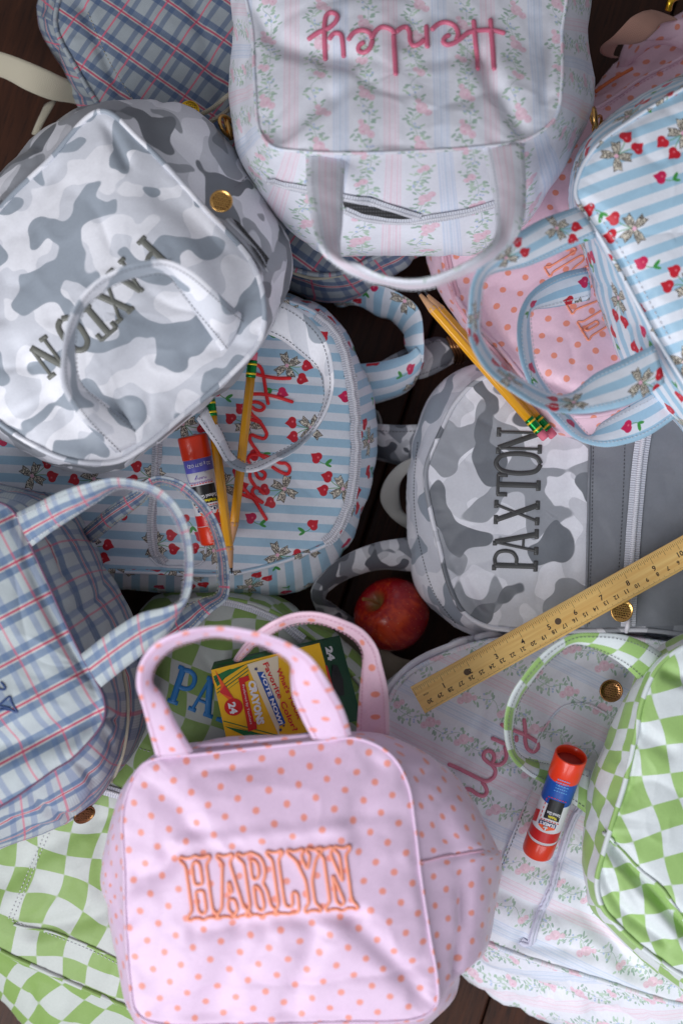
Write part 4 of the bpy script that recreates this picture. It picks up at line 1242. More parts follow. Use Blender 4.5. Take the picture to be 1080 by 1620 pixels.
# ================================================================= floral lunch bag, top
C_ = Soft('floral_lunch_bag', 'white rose striped lunch bag at the top, upside down, its name in pink script', 'lunch bag', tuple(P(640, 120, .06)), LG)
q = [((395, -70), (376, -70)), ((400, 60), (370, 60)), ((404, 150), (362, 170)), ((410, 205), (372, 240)), ((430, 232), (398, 290)), ((475, 240), (446, 350)), ((535, 243), (505, 393)), ((640, 241), (640, 402)), ((760, 233), (782, 390)), ((835, 220), (852, 330)), ((878, 185), (915, 225)), ((888, 130), (942, 150)), ((888, 60), (934, 70)), ((886, -70), (915, -70)), ((640, -100), (640, -130))]
r0 = Z([a for a, b in q], [.20, .222, .243, .254, .264, .268, .272, .272, .27, .264, .255, .244, .222, .20, .20]); r1 = Z([b for a, b in q], [.15, .16, .165, .17, .175, .175, .175, .175, .175, .175, .17, .165, .16, .15, .15])
C_.body([r0, r1, shrink(r1, .93, .10)], M['floral'], ang=R_(0), side_ang=0, dome=.012, amp=.003, freq=9, seed=3.3, calm=[([(500, 60), (790, 60)], 40)], side_amp=.003, uvo=(.012, .03), piping=.0014,
        creases=[([(400, 20), (450, 70), (560, 90)], 16, .006), ([(650, 30), (640, 60)], 18, .004), ([(430, 228), (520, 150)], 16, .005), ([(835, 215), (780, 130), (760, 90)], 14, .007), ([(880, 60), (860, 150)], 10, .004)],
        side_creases=[([(440, 270), (560, 312), (700, 335), (830, 300)], 6, .003)])
C_.stitches([(430, 290), (480, 306), (540, 322)], M['white_stitch'])
band = [(541, 312), (575, 318), (620, 330), (658, 342), (640, 345), (600, 344), (566, 336), (545, 326)]
poly_print(C_, band, M['lining'], off=.002, name='mesh_lining')
C_.zipper([(425, 284), (480, 298), (541, 310), (600, 322), (664, 342)], tape=.007, r=.0016, mat=M['white_teeth'], tape_mat=M['white_tape'], off=.002)
C_.zipper([(545, 330), (575, 342), (620, 348), (664, 347), (730, 336), (790, 318)], tape=.007, r=.0016, mat=M['white_teeth'], tape_mat=M['white_tape'], off=.002)
zc = lambda pts: [(470 + x / 3, y / 3) for x, y in pts]
thread_script(C_, [zc(p) for p in [
 [(915, 90), (918, 150), (928, 250), (935, 335)], [(835, 95), (840, 150), (847, 240), (853, 335)],
 [(985, 160), (930, 146), (870, 145), (810, 157), (770, 188), (735, 209), (706, 213), (692, 200), (700, 180), (724, 166)],
 [(752, 196), (762, 160), (745, 124), (705, 108), (665, 118), (635, 146)],
 [(612, 120), (614, 170), (617, 230)], [(604, 186), (580, 210), (552, 219), (538, 200), (532, 152), (516, 130), (490, 135), (466, 156)],
 [(455, 166), (461, 250), (468, 360)], [(462, 168), (446, 142), (402, 130), (372, 150), (354, 184)],
 [(358, 190), (346, 228), (320, 250), (292, 240), (296, 216), (320, 200)], [(356, 190), (346, 160), (310, 145), (270, 156), (240, 194)],
 [(222, 276), (216, 200), (206, 164), (176, 160), (150, 190)],
 [(134, 290), (131, 200), (131, 110), (141, 72), (165, 61), (190, 76), (184, 102), (150, 135), (100, 156), (50, 190)],
]], .0019, M['pink_thread'])
ribbon('handle', [(484, 244, .266, 546, 246, .266), (485, 290, .285, 544, 300, .285), (492, 335, .30, 543, 350, .295), (504, 378, .315, 541, 395, .30), (516, 408, .315, 546, 410, .325), (545, 434, .318, 566, 422, .34), (600, 454, .320, 607, 442, .347), (660, 459, .320, 660, 447, .348), (715, 446, .32, 709, 434, .346), (765, 422, .318, 754, 410, .34), (806, 392, .312, 784, 376, .322), (826, 350, .31, 782, 330, .295), (832, 300, .29, 776, 290, .285), (829, 225, .268, 762, 229, .268)], M['floral'], C_.root, thick=.0045, uvrot=True, puff=.0006, amp=.0012, stitch=M['white_stitch'], uvo=(-.009, 0))
disc_tag('zip_charm', P(941, 186, .20), (.9, .1, .3), .009, M['gold'], C_.root)

# ================================================================= cherry lunch bag, right
E_ = Soft('cherry_lunch_bag', 'blue striped lunch bag with cherries and leopard bows at the right edge, two loop handles', 'lunch bag', tuple(P(1100, 400, .06)), LG)
q = [((1240, 60), (1235, 25)), ((1100, 130), (1092, 106)), ((1010, 183), (996, 160)), ((942, 233), (922, 226)), ((916, 275), (903, 278)), ((910, 308), (900, 315)), ((924, 338), (905, 350)), ((950, 378), (925, 405)), ((980, 430), (945, 470)), ((1008, 482), (968, 535)), ((1040, 540), (1000, 600)), ((1085, 612), (1068, 672)), ((1130, 690), (1130, 742)), ((1300, 640), (1325, 700)), ((1350, 300), (1390, 300))]
r0 = Z([a for a, b in q], .262); r1 = Z([b for a, b in q], .185)
E_.body([r0, r1, shrink(r1, .93, .11)], M['cherry'], ang=R_(19), side_ang=R_(20), dome=.012, amp=.0022, seed=7.7, side_amp=.003, uvo=(.03, .055), piping=.0016,
        creases=[([(925, 325), (960, 370), (1000, 440), (1040, 520), (1085, 590)], 12, .004), ([(960, 240), (1080, 170)], 30, -.003)])
E_.stitches([(934, 322), (968, 372), (1003, 432), (1030, 482), (1062, 540)], M['white_stitch'], step_px=9, r=.0006)
ribbon('handle', [(912, 326, .264, 944, 374, .264), (860, 346, .285, 892, 398, .27), (812, 376, .305, 832, 424, .28), (774, 408, .32, 780, 436, .285), (752, 440, .325, 768, 446, .285), (744, 490, .32, 762, 490, .28), (745, 535, .31, 763, 528, .27), (768, 580, .305, 784, 562, .265), (815, 620, .30, 828, 598, .265), (862, 645, .295, 872, 620, .265), (905, 652, .285, 900, 620, .268), (960, 648, .28, 940, 590, .268), (1005, 635, .275, 985, 568, .268), (1052, 605, .27, 1034, 545, .268)], M['cherry'], E_.root, thick=.0035, stitch=M['white_stitch'], puff=.0014)
ribbon('handle', [(928, 422, .19, 934, 474, .19), (895, 430, .20, 905, 481, .195), (862, 446, .21, 870, 488, .20), (835, 472, .225, 845, 492, .205), (823, 500, .235, 840, 500, .205), (822, 550, .24, 844, 545, .205), (832, 590, .24, 852, 585, .205), (850, 625, .235, 870, 612, .205), (880, 662, .23, 900, 650, .20), (912, 692, .215, 936, 690, .20), (950, 705, .21, 945, 672, .20), (985, 703, .205, 980, 650, .20), (1025, 690, .20, 1020, 628, .20), (1070, 660, .195, 1052, 610, .195)], M['cherry'], E_.root, thick=.0035, stitch=M['white_stitch'], puff=.0014, uvo=(.05, .03))

# ================================================================= plaid lunch bag, left
H_ = Soft('plaid_lunch_bag', 'pale blue plaid bag at the left edge with two loop handles and gold charm', 'lunch bag', tuple(P(60, 1060, .06)), LG)
p0 = [(-150, 780), (0, 795), (23, 811), (50, 866), (76, 922), (104, 985), (130, 1038), (148, 1069), (165, 1106), (164, 1140), (116, 1199), (88, 1217), (-20, 1285), (-160, 1300), (-220, 1050)]
p1 = [(-150, 768), (5, 784), (60, 803), (95, 850), (123, 900), (150, 955), (176, 1005), (190, 1055), (199, 1110), (194, 1175), (165, 1235), (110, 1285), (-20, 1338), (-160, 1370), (-240, 1050)]
p2 = [(-150, 750), (20, 770), (105, 795), (145, 853), (167, 892), (188, 930), (212, 978), (228, 1040), (235, 1100), (226, 1165), (178, 1240), (105, 1303), (-20, 1347), (-160, 1390), (-260, 1050)]
r0 = Z(p0, .25); r1 = Z(p1, .205); r2 = Z(p2, .135)
H_.body([r0, r1, r2, shrink(r2, .94, .10)], M['plaid'], piping=.0009, piping_mat=plain('plum_piping', (112, 78, 104), .6), ang=R_(28), side_ang=R_(0), dome=.012, amp=.003, freq=8, seed=9.1, side_amp=.004,
        creases=[([(-20, 1190), (80, 1165), (160, 1142)], 24, .014), ([(40, 880), (90, 990), (150, 1080)], 8, .002), ([(-20, 1000), (60, 1080)], 30, .003)],
        side_creases=[([(60, 810), (95, 880), (140, 960), (180, 1040)], 7, .006), ([(36, 1245), (90, 1290), (112, 1292)], 4, .004), ([(165, 1140), (185, 1140)], 6, .004)])
H_.pipe([(193, 1058), (200, 1100), (201, 1140), (194, 1190), (176, 1238)], .0014, M['web_cream'], name='cream_piping', off=.001)
ribbon('handle', [(24, 812, .254, 49, 865, .254), (58, 797, .27, 82, 842, .262), (95, 780, .285, 118, 820, .27), (140, 768, .30, 157, 795, .275), (182, 760, .31, 190, 773, .28), (218, 765, .318, 218, 777, .285), (250, 776, .322, 244, 788, .288), (275, 798, .322, 266, 808, .288), (291, 828, .32, 281, 834, .287), (300, 865, .316, 290, 866, .284), (301, 905, .31, 291, 905, .28), (292, 945, .30, 284, 960, .275), (262, 958, .29, 268, 996, .27), (225, 968, .28, 234, 1028, .268), (180, 995, .27, 196, 1058, .26), (130, 1034, .256, 162, 1086, .256)], M['plaid'], H_.root, thick=.0035, stitch=M['white_stitch'], uvo=(.0, .0145))
ribbon('handle', [(130, 838, .15, 146, 860, .15), (170, 805, .17, 186, 828, .165), (212, 778, .19, 228, 796, .175), (245, 757, .205, 250, 768, .18), (280, 762, .215, 276, 773, .185), (312, 785, .22, 304, 796, .188), (338, 820, .222, 328, 828, .19), (352, 860, .222, 340, 864, .19), (359, 905, .22, 343, 908, .188), (357, 945, .215, 341, 938, .185), (335, 965, .20, 318, 945, .18), (300, 1000, .185, 282, 962, .172), (250, 1040, .165, 232, 990, .16), (215, 1060, .15, 200, 1010, .15)], M['plaid_b'], H_.root, thick=.0035, stitch=M['web_cream'], uvo=(.0, .0155))
ch = disc_tag('zip_charm', P(134, 1289, .165), (.55, -.6, .7), .0095, M['bronze'], H_.root)
thread_script(H_, [[(-20, 1076), (0, 1090), (9, 1090), (2, 1078)], [(-20, 1120), (0, 1114), (16, 1102), (18, 1110), (28, 1127), (14, 1120), (0, 1117)], [(-10, 1124), (10, 1122), (28, 1127)]], .0009, M['navy_thread'], name='embroidered_letter')

# ================================================================= pink dotted lunch bag, front
J_ = Soft('pink_dotted_lunch_bag', 'pink lunch bag with peach dots and peach lettering, nearest bag of all', 'lunch bag', tuple(P(450, 1400, .06)), LG)
p0 = [(247, 1200), (310, 1193), (500, 1173), (566, 1168), (618, 1194), (645, 1240), (656, 1305), (666, 1390), (680, 1480), (692, 1555), (690, 1590), (665, 1610), (540, 1617), (380, 1621), (252, 1620), (216, 1602), (206, 1555), (200, 1480), (197, 1380), (196, 1274), (222, 1214)]
p1 = [(240, 1196), (310, 1174), (500, 1160), (604, 1160), (702, 1212), (742, 1272), (772, 1338), (779, 1360), (773, 1440), (758, 1515), (730, 1536), (714, 1588), (600, 1662), (400, 1680), (240, 1652), (204, 1600), (184, 1510), (169, 1440), (161, 1390), (171, 1310), (194, 1240)]
r0 = Z(p0, .300); r1 = Z(p1, .258)
J_.body([r0, r1, shrink(r1, .93, .11)], M['pink'], ang=R_(12), side_ang=R_(8), dome=.016, amp=.0034, freq=8, seed=5.9, calm=[([(290, 1408), (570, 1388)], 75)], side_amp=.003, M=10,
        creases=[([(500, 1480), (470, 1560), (450, 1620)], 18, .005), ([(300, 1320), (250, 1380), (210, 1390)], 16, .004), ([(240, 1240), (330, 1330)], 22, .003), ([(560, 1460), (640, 1540), (680, 1600)], 18, .004), ([(600, 1210), (560, 1300)], 22, .004), ([(380, 1480), (340, 1580)], 26, .004), ([(280, 1335), (420, 1320), (570, 1305)], 12, -.002), ([(310, 1475), (430, 1458), (570, 1448)], 14, .003)],
        side_creases=[([(660, 1366), (765, 1345)], 4, .0015), ([(738, 1375), (722, 1540)], 5, .005)], piping=.0012)
J_.pipe([(664, 1364), (700, 1355), (764, 1345)], .0007, M['pink_stitch'], name='side_seam')
hd = np.array([.997, -.075]); hu = np.array([-.07, -.997])
west_text(J_, 'HARLYN', (300, 1454), np.array([.9975, -.07]), np.array([-.14, -.99]), 97, [0, 49, 92, 137, 174, 219], M['peach_thread'], wmul=.56, r=.0012, half=.05)
tube('top_piping', resample(catmull(PA([(312, 1180, .292), (400, 1172, .296), (490, 1163, .296)]), 8), step=.004), .0016, M['pink'], J_.root)
ribbon('handle', [(246, 1198, .303, 306, 1191, .303), (236, 1160, .32, 282, 1150, .318), (226, 1118, .335, 258, 1100, .332), (219, 1086, .35, 242, 1078, .338), (224, 1052, .36, 250, 1052, .342), (248, 1020, .37, 274, 1028, .346), (290, 1002, .378, 312, 1014, .35), (345, 995, .382, 352, 1011, .352), (400, 1002, .382, 396, 1019, .352), (448, 1018, .38, 434, 1034, .352), (487, 1041, .373, 456, 1050, .348), (512, 1072, .36, 458, 1076, .342), (530, 1100, .345, 462, 1105, .334), (546, 1132, .325, 476, 1138, .32), (556, 1164, .305, 494, 1172, .305)], M['pink'], J_.root, thick=.0035, puff=.0006, amp=.0012, stitch=M['pink_stitch'], uvo=(.01, .004))
ribbon('handle', [(352, 1090, .112, 360, 1094, .112), (366, 1052, .125, 376, 1054, .12), (386, 1022, .22, 398, 1028, .21), (420, 994, .268, 432, 1002, .25), (462, 975, .275, 466, 988, .253), (500, 973, .278, 500, 986, .254), (540, 984, .278, 534, 998, .254), (572, 1000, .275, 560, 1014, .252), (592, 1025, .27, 571, 1032, .25), (602, 1055, .262, 570, 1060, .248), (612, 1095, .25, 567, 1095, .24), (616, 1165, .225, 563, 1165, .225)], M['peach'], J_.root, thick=.004, stitch=M['pink_stitch'], puff=.0014, uvo=(.005, .01))

# ================================================================= green checked lunch bag, right
L_ = Soft('green_checked_lunch_bag', 'green and white checked lunch bag at the right edge, loop handle near the glue stick', 'lunch bag', tuple(P(1100, 1300, .06)), LG)
q = [((1100, 1018), (1090, 1000)), ((1046, 1046), (1022, 1046)), ((1016, 1105), (986, 1105)), ((1003, 1170), (958, 1165)), ((987, 1240), (941, 1215)), ((968, 1300), (929, 1270)), ((953, 1350), (923, 1325)), ((943, 1395), (922, 1385)), ((951, 1432), (931, 1432)), ((986, 1474), (961, 1467)), ((1040, 1518), (1032, 1534)), ((1110, 1560), (1102, 1584)), ((1250, 1620), (1250, 1690)), ((1400, 1300), (1450, 1300)), ((1250, 1040), (1260, 1020))]
r0 = Z([a for a, b in q], .218); r1 = Z([b for a, b in q], .17)
L_.body([r0, r1, shrink(r1, .94, .10)], M['green2'], ang=R_(14), side_ang=R_(6), dome=.014, amp=.003, freq=9, seed=2.9, side_amp=.003, uvo=(.004, .008),
        creases=[([(962, 1334), (1000, 1380), (1035, 1416), (1090, 1480)], 11, .012), ([(950, 1380), (985, 1440), (1050, 1490)], 9, .005), ([(1010, 1120), (1000, 1200), (985, 1270)], 6, .002), ([(1035, 1050), (1080, 1075), (1120, 1070)], 10, .007), ([(1000, 1150), (1060, 1190)], 14, .004)])
L_.pipe([(956, 1318), (985, 1345), (1012, 1374), (1045, 1402), (1070, 1436), (1110, 1490)], .0016, M['green2'], name='pocket_piping', off=.0012)
L_.stitches([(1012, 1115), (1000, 1180), (988, 1236)], M['white_stitch'])
ribbon('handle', [(1050, 1036, .20, 1010, 1076, .20), (1022, 1019, .21, 988, 1056, .205), (988, 1007, .22, 956, 1036, .21), (947, 1004, .225, 925, 1024, .215), (910, 1006, .23, 903, 1022, .215), (878, 1022, .235, 882, 1036, .215), (850, 1046, .238, 860, 1056, .215), (828, 1074, .238, 840, 1082, .212), (812, 1098, .235, 826, 1102, .208), (802, 1130, .23, 815, 1130, .20), (802, 1168, .222, 812, 1170, .19), (811, 1198, .205, 822, 1194, .18), (836, 1224, .18, 842, 1200, .17), (862, 1240, .16, 866, 1204, .155), (892, 1262, .15, 892, 1208, .15), (930, 1290, .15, 932, 1220, .15)], M['green_handle'], L_.root, thick=.0035, puff=.0014, stitch=M['grey_stitch'], uvo=(.002, .004))
# ================================================================= pencils
M['pencil_paint'] = plain('yellow_pencil_paint', (236, 166, 26), .22, spec=.6, coat=.4, noise_amt=.03, noise_scale=90)
M['pencil_wood'] = plain('cut_cedar', (206, 158, 116), .6, noise_amt=.15, noise_scale=500)
M['graphite'] = plain('graphite', (44, 44, 48), .35)
M['ferrule'] = plain('green_ferrule', (20, 128, 60), .25, metal=.75)
M['band'] = plain('yellow_band', (236, 200, 40), .3, metal=.4)
M['eraser'] = plain('pink_eraser', (220, 110, 132), .7)
def pencil(tip, end, label, roll=0.0):
    a, b = np.array(tip), np.array(end); ax = b - a; Ln = np.linalg.norm(ax); ax /= Ln
    root = thing('pencil', label, 'pencil', 'yellow pencils', tuple((a + b) / 2))
    e1 = np.cross(ax, [0, 0, 1]); e1 /= np.linalg.norm(e1); e2 = np.cross(e1, ax)
    def lathe(name, prof, mat, sides=24, hexa=False, smooth=True, parent=root):
        V = []; S = sides
        for t, r in prof:
            r = r * .88
            for k in range(S):
                an = 2 * math.pi * k / S + roll
                rr = r
                if hexa:
                    an2 = (an - roll) % (math.pi / 3) - math.pi / 6
                    rr = r * min(1 / math.cos(an2) * .925, 1.0) * 1.02
                V.append(a + ax * t + e1 * rr * math.cos(an) + e2 * rr * math.sin(an))
        n = len(prof)
        F = [(i * S + k, i * S + (k + 1) % S, (i + 1) * S + (k + 1) % S, (i + 1) * S + k) for i in range(n - 1) for k in range(S)]
        F += [tuple(range(S))[::-1], tuple((n - 1) * S + k for k in range(S))]
        return link(name, mesh(name, V, F), mat, parent, smooth=smooth)
    R = .0045
    lathe('lead', [(0, .0003), (.004, .0012), (.0055, .0016)], M['graphite'])
    lathe('wood_cone', [(.005, .0016), (.0215, .0046), (.023, .0046)], M['pencil_wood'])
    V = []; 
    lathe('barrel', [(.0195, R * .97), (.0205, R), (Ln - .026, R)], M['pencil_paint'], sides=48, hexa=True)
    prof = []
    t0 = Ln - .0265
    for k in range(12): prof.append((t0 + .0145 * k / 11, .0047 + (.0002 if k % 2 else 0)))
    f = lathe('ferrule', prof, M['ferrule'])
    lathe('ferrule_band', [(t0 + .0025, .0050), (t0 + .0042, .0050)], M['band'], parent=f)
    lathe('ferrule_band', [(t0 + .0105, .0050), (t0 + .0122, .0050)], M['band'], parent=f)
    lathe('eraser', [(t0 + .0142, .0044), (t0 + .0205, .0044), (t0 + .0218, .0041), (t0 + .0224, .0032)], M['eraser'])
    return root
pencil(P(658, 459, .150), P(868, 700, .152), 'left pencil of the pair pointing up left on the camouflage backpack')
pencil(P(670, 460, .132), P(881, 697, .141), 'right pencil of the pair, partly under its neighbour by the pink backpack', roll=.4)
pencil(P(367, 908, .166), P(330, 610, .152), 'pencil lying over the glue stick on the cherry backpack, its graphite point down')
pencil(P(366, 868, .140), P(402, 548, .150), 'pencil beside the red embroidered name, its point hidden under another pencil', roll=.3)

# ================================================================= ruler
M['ruler_wood'] = None
def ruler_mat():
    m, nt, b = new_mat('varnished_maple'); q = N(nt); uv = q.uv()
    mp = q.node('ShaderNodeVectorMath', operation='MULTIPLY'); q.put(mp.inputs[0], uv); mp.inputs[1].default_value = (9, 260, 1)
    g = q.noise(mp.outputs[0], 1.0, 5, .6, .4)
    nt.links.new(q.mix(q.math('MULTIPLY_ADD', g, 1.8, -.4, clamp=True), lin((250, 214, 138)), lin((222, 168, 90))), b.inputs['Base Color'])
    b.inputs['Roughness'].default_value = .38; b.inputs['Coat Weight'].default_value = .25
    return m
M['ruler_wood'] = ruler_mat()
M['ink'] = plain('black_ink', (52, 40, 32), .6)
zr = .151
rl = P(648, 1088, zr); rb = P(672, 1129, zr); rr_ = P(1080, 847, zr)
ux = (rr_ - rl).normalized(); uy = Vector((-ux.y, ux.x, 0)); RW = (rl - rb).length * 1.0
RL = .312
rul = thing('ruler', 'wooden ruler with black inch and centimetre marks lying across two backpacks', 'ruler', loc=tuple(rl))
def rp(u, v, w): return rb + ux * u + uy * v + Vector((0, 0, w))
# body with bevelled edges and drilled holes as flat discs painted in a shade tone
prof = [(0, -.004), (0, -.0012), (.0016, 0), (RW - .0016, 0), (RW, -.0012), (RW, -.004)]
V = []; U = []
for u in (0, RL):
    for v, w in prof: V.append(rp(u, v, w)); U.append((u, v))
n = len(prof); F = [(k, k + 1, n + k + 1, n + k) for k in range(n - 1)] + [(n - 1, 0, n, 2 * n - 1), tuple(range(n))[::-1], tuple(range(n, 2 * n))]
rbody = link('ruler_body', mesh('ruler_body', V, F, U), M['ruler_wood'], rul, smooth=False)
def qd(mb, u0, v0, u1, v1, w=.00012):
    mb.add(np.array([rp(u0, v0, w), rp(u1, v0, w), rp(u1, v1, w), rp(u0, v1, w)]), [(0, 1, 2, 3)])
IN = .0254
mb = MB()
u_in0 = .0012
for k in range(0, 16 * 12 + 1):
    u = u_in0 + k * IN / 16; L = .0078 if k % 16 == 0 else .0062 if k % 8 == 0 else .0050 if k % 4 == 0 else .0040 if k % 2 == 0 else .0030
    if u < RL: qd(mb, u - .00013, RW - .0010 - L, u + .00013, RW - .0017)
for k in range(0, 306):
    u = .0030 + k * .001
    L = .0040 if k % 10 == 0 else .003 if k % 5 == 0 else .0018
    qd(mb, u - .00009, .0014 + .0003, u + .00009, .0014 + L * .6)
mb.build('graduation_marks', M['ink'], rbody, smooth=False)
def rtext(s, u, v, h, flip=False, mb=None, bold=.02):
    VV, FF = text_mesh(s, bold); x0, x1 = VV[:, 0].min(), VV[:, 0].max()
    sc = h / .72; sg = -1 if flip else 1
    pts = [rp(u + sg * (x - (x0 + x1) / 2) * sc, v + sg * (y - .36) * sc, .00012) for x, y in VV]
    mb.add(np.array([tuple(p) for p in pts]), FF)
mb = MB()
for k in range(1, 12): rtext(str(k), u_in0 + k * IN - .0012, RW - .0122, .0046, mb=mb)
for k in range(1, 31):
    rtext(str(k), .0028 + (31 - k) * .01 - .004, .0072, .0036, flip=True, mb=mb)
rtext('INCH', u_in0 + .0075, RW - .0112, .0014, mb=mb)
mb.build('number', M['ink'], rbody, smooth=False)
for u in (.048, .136, .262):
    mb = MB(); c = rp(u, RW * .53, .0002)
    Vh = [c + ux * (.0028 * math.cos(t)) + uy * (.0028 * math.sin(t)) for t in np.linspace(0, 2 * math.pi, 24, endpoint=False)]
    mb.add(np.array([tuple(v) for v in Vh]), [tuple(range(24))]).build('hole', plain('hole_shade', (96, 78, 62), .9), rbody, smooth=False)

# ================================================================= apple
def apple():
    c = P(620, 973, .040)
    root = thing('apple', 'shiny red apple with a short stem in the gap between the bags', 'apple', loc=tuple(c))
    m, nt, b = new_mat('apple_skin'); q = N(nt); oc = q.node('ShaderNodeTexCoord').outputs['Object']
    x = q.sep(oc)
    n = q.noise(oc, 26, 3); n2 = q.noise(q.vmath('MULTIPLY', oc, (1, 1, .18)), 260, 2)
    k = q.step(q.math('ADD', q.math('MULTIPLY', n, .8), q.math('MULTIPLY', n2, .35)), .62, .12)
    col = q.mix(k, lin((160, 16, 28)), lin((214, 70, 30)))
    vo = q.node('ShaderNodeTexVoronoi'); q.put(vo.inputs['Vector'], oc); vo.inputs['Scale'].default_value = 260
    sp = q.math('LESS_THAN', vo.outputs['Distance'], .13)
    col = q.mix(q.math('MULTIPLY', sp, .55), col, lin((226, 150, 96)))
    top = q.step(x[2], .0268, .004)
    rad = q.vmath('LENGTH', q.comb(x[0], x[1]))
    near = q.node('ShaderNodeMapRange'); q.put(near.inputs[0], rad); near.inputs[1].default_value = .012; near.inputs[2].default_value = .004
    col = q.mix(q.math('MULTIPLY', near.outputs[0], q.step(x[2], 0, .001)), col, lin((150, 112, 60)))
    nt.links.new(col, b.inputs['Base Color']); b.inputs['Roughness'].default_value = .24; b.inputs['Specular IOR Level'].default_value = .5; b.inputs['Coat Weight'].default_value = .15
    S = 64; V = []; rows = 44; R = .0345
    for i in range(rows + 1):
        t = math.pi * i / rows
        r = R * (math.sin(t) ** .82) * (1 + .05 * math.cos(t))
        z = R * .92 * math.cos(t)
        if math.cos(t) > 0: z -= R * .34 * math.exp(-(r / (R * .30)) ** 2)
        else: z += R * .22 * math.exp(-(r / (R * .3)) ** 2)
        for k in range(S):
            a = 2 * math.pi * k / S
            lob = 1 + .022 * math.cos(5 * a + .4) * (.3 - .7 * math.cos(t)) * .6 + .012 * math.cos(2 * a + 1)
            V.append((r * lob * math.cos(a), r * lob * math.sin(a), z))
    F = [(i * S + k, (i + 1) * S + k, (i + 1) * S + (k + 1) % S, i * S + (k + 1) % S) for i in range(rows) for k in range(S)]
    me = mesh('apple_flesh', V, F)
    o = bpy.data.objects.new('apple_body', me); COL.objects.link(o); o.parent = root; me.materials.append(m)
    me.polygons.foreach_set('use_smooth', [True] * len(me.polygons))
    root.rotation_euler = Vector((-.62, .52, .62)).to_track_quat('Z', 'Y').to_euler()
    st = catmull(np.array([(0, 0, .018), (.0005, .0, .026), (.002, .001, .034), (.005, .002, .041)]), 6)
    Vt, Ft, _ = tube_data(st, np.linspace(.0011, .0017, len(st)), sides=8)
    me2 = mesh('stem', Vt, Ft); me2.materials.append(plain('stem_brown', (150, 98, 50), .7, noise_amt=.2, noise_scale=300))
    s = bpy.data.objects.new('stem', me2); COL.objects.link(s); s.parent = root
apple()

# ================================================================= glue sticks
M['orange_plastic'] = plain('orange_red_plastic', (232, 56, 16), .30, spec=.5, coat=.2)
M['white_label'] = plain('white_label', (226, 226, 230), .35)
M['blue_label'] = plain('blue_label', (20, 80, 168), .32)
M['violet_label'] = plain('violet_blue_label', (92, 92, 182), .32)
M['red_label'] = plain('red_label', (206, 30, 30), .32)
M['black_label'] = plain('black_label', (26, 26, 28), .32)
M['yellow_print'] = plain('yellow_print', (236, 220, 40), .4)
M['white_print'] = plain('white_print', (232, 232, 236), .4)
M['red_print'] = plain('red_print', (214, 40, 44), .4)
M['navy_print'] = plain('navy_print', (34, 52, 110), .4)
M['violet_print'] = plain('violet_print', (120, 60, 160), .4)
M['lightblue_print'] = plain('light_blue_print', (90, 160, 220), .4)
M['orange_print'] = plain('orange_print', (238, 92, 32), .4)
M['dark_cavity'] = plain('orange_plastic_shaded', (150, 26, 14), .5)  # cap plastic darkened, shade of the recess put into the colour
class Stick(Soft):
    pass
def glue(top, bot, R, label, bands, hollow=False):
    """top: centre of the cap end; bands: (t0, t1, name, material)"""
    a, b = np.array(top), np.array(bot); ax = b - a; Ln = np.linalg.norm(ax); ax /= Ln
    s = Stick('glue_stick', label, 'glue stick', tuple((a + b) / 2), 'glue sticks')
    e1 = np.cross(ax, [0, 0, 1]); e1 /= np.linalg.norm(e1); e2 = np.cross(e1, ax)
    S = 64
    def lathe(name, prof, mat, keep=False, close=True):
        V = [a + ax * (t * Ln) + e1 * r * math.cos(2 * math.pi * k / S) + e2 * r * math.sin(2 * math.pi * k / S) for t, r in prof for k in range(S)]
        n = len(prof)
        F = [(i * S + k, i * S + (k + 1) % S, (i + 1) * S + (k + 1) % S, (i + 1) * S + k) for i in range(n - 1) for k in range(S)]
        if close: F += [tuple(range(S))[::-1], tuple((n - 1) * S + k for k in range(S))]
        if keep: s.keep(V, F)
        return link(name, mesh(name, V, F), mat, s.root)
    if hollow:
        lathe('cap', [(.07, R * .86), (.004, R * .89), (.0, R * .92), (.0, R * .98), (.008, R), (.205, R), (.21, R * .985)], M['orange_plastic'], keep=True, close=False)
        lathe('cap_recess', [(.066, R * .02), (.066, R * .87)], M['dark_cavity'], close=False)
    else:
        lathe('cap', [(0, R * .3), (0, R * .9), (.006, R * .985), (.018, R), (.205, R), (.21, R * .985)], M['orange_plastic'], keep=True)
    lathe('barrel', [(.205, R * .955), (.83, R * .955)], M['white_label'], keep=True)
    for t0, t1, nm, mt in bands: lathe(nm, [(t0, R * .958), (t1, R * .958)], mt, close=False)
    lathe('base_knob', [(.825, R * .97), (.83, R * .985), (.97, R * .985), (.99, R * .95), (1.0, R * .85), (1.0, R * .2)], M['orange_plastic'], keep=True)
    s.frame_ = (a, ax, Ln)
    return s
def px_axis(top, bot):
    t = to_px(np.array(top)); b = to_px(np.array(bot)); d = b - t; L = np.linalg.norm(d); d /= L
    n = np.array([-d[1], d[0]])            # to the left of the axis when looking from cap to base ... in pixel axes
    return t, d, n, L
def on_stick(S_, top, bot):
    t, d, n, L = px_axis(top, bot)
    return lambda s, w: tuple(t + d * L * s + n * w)
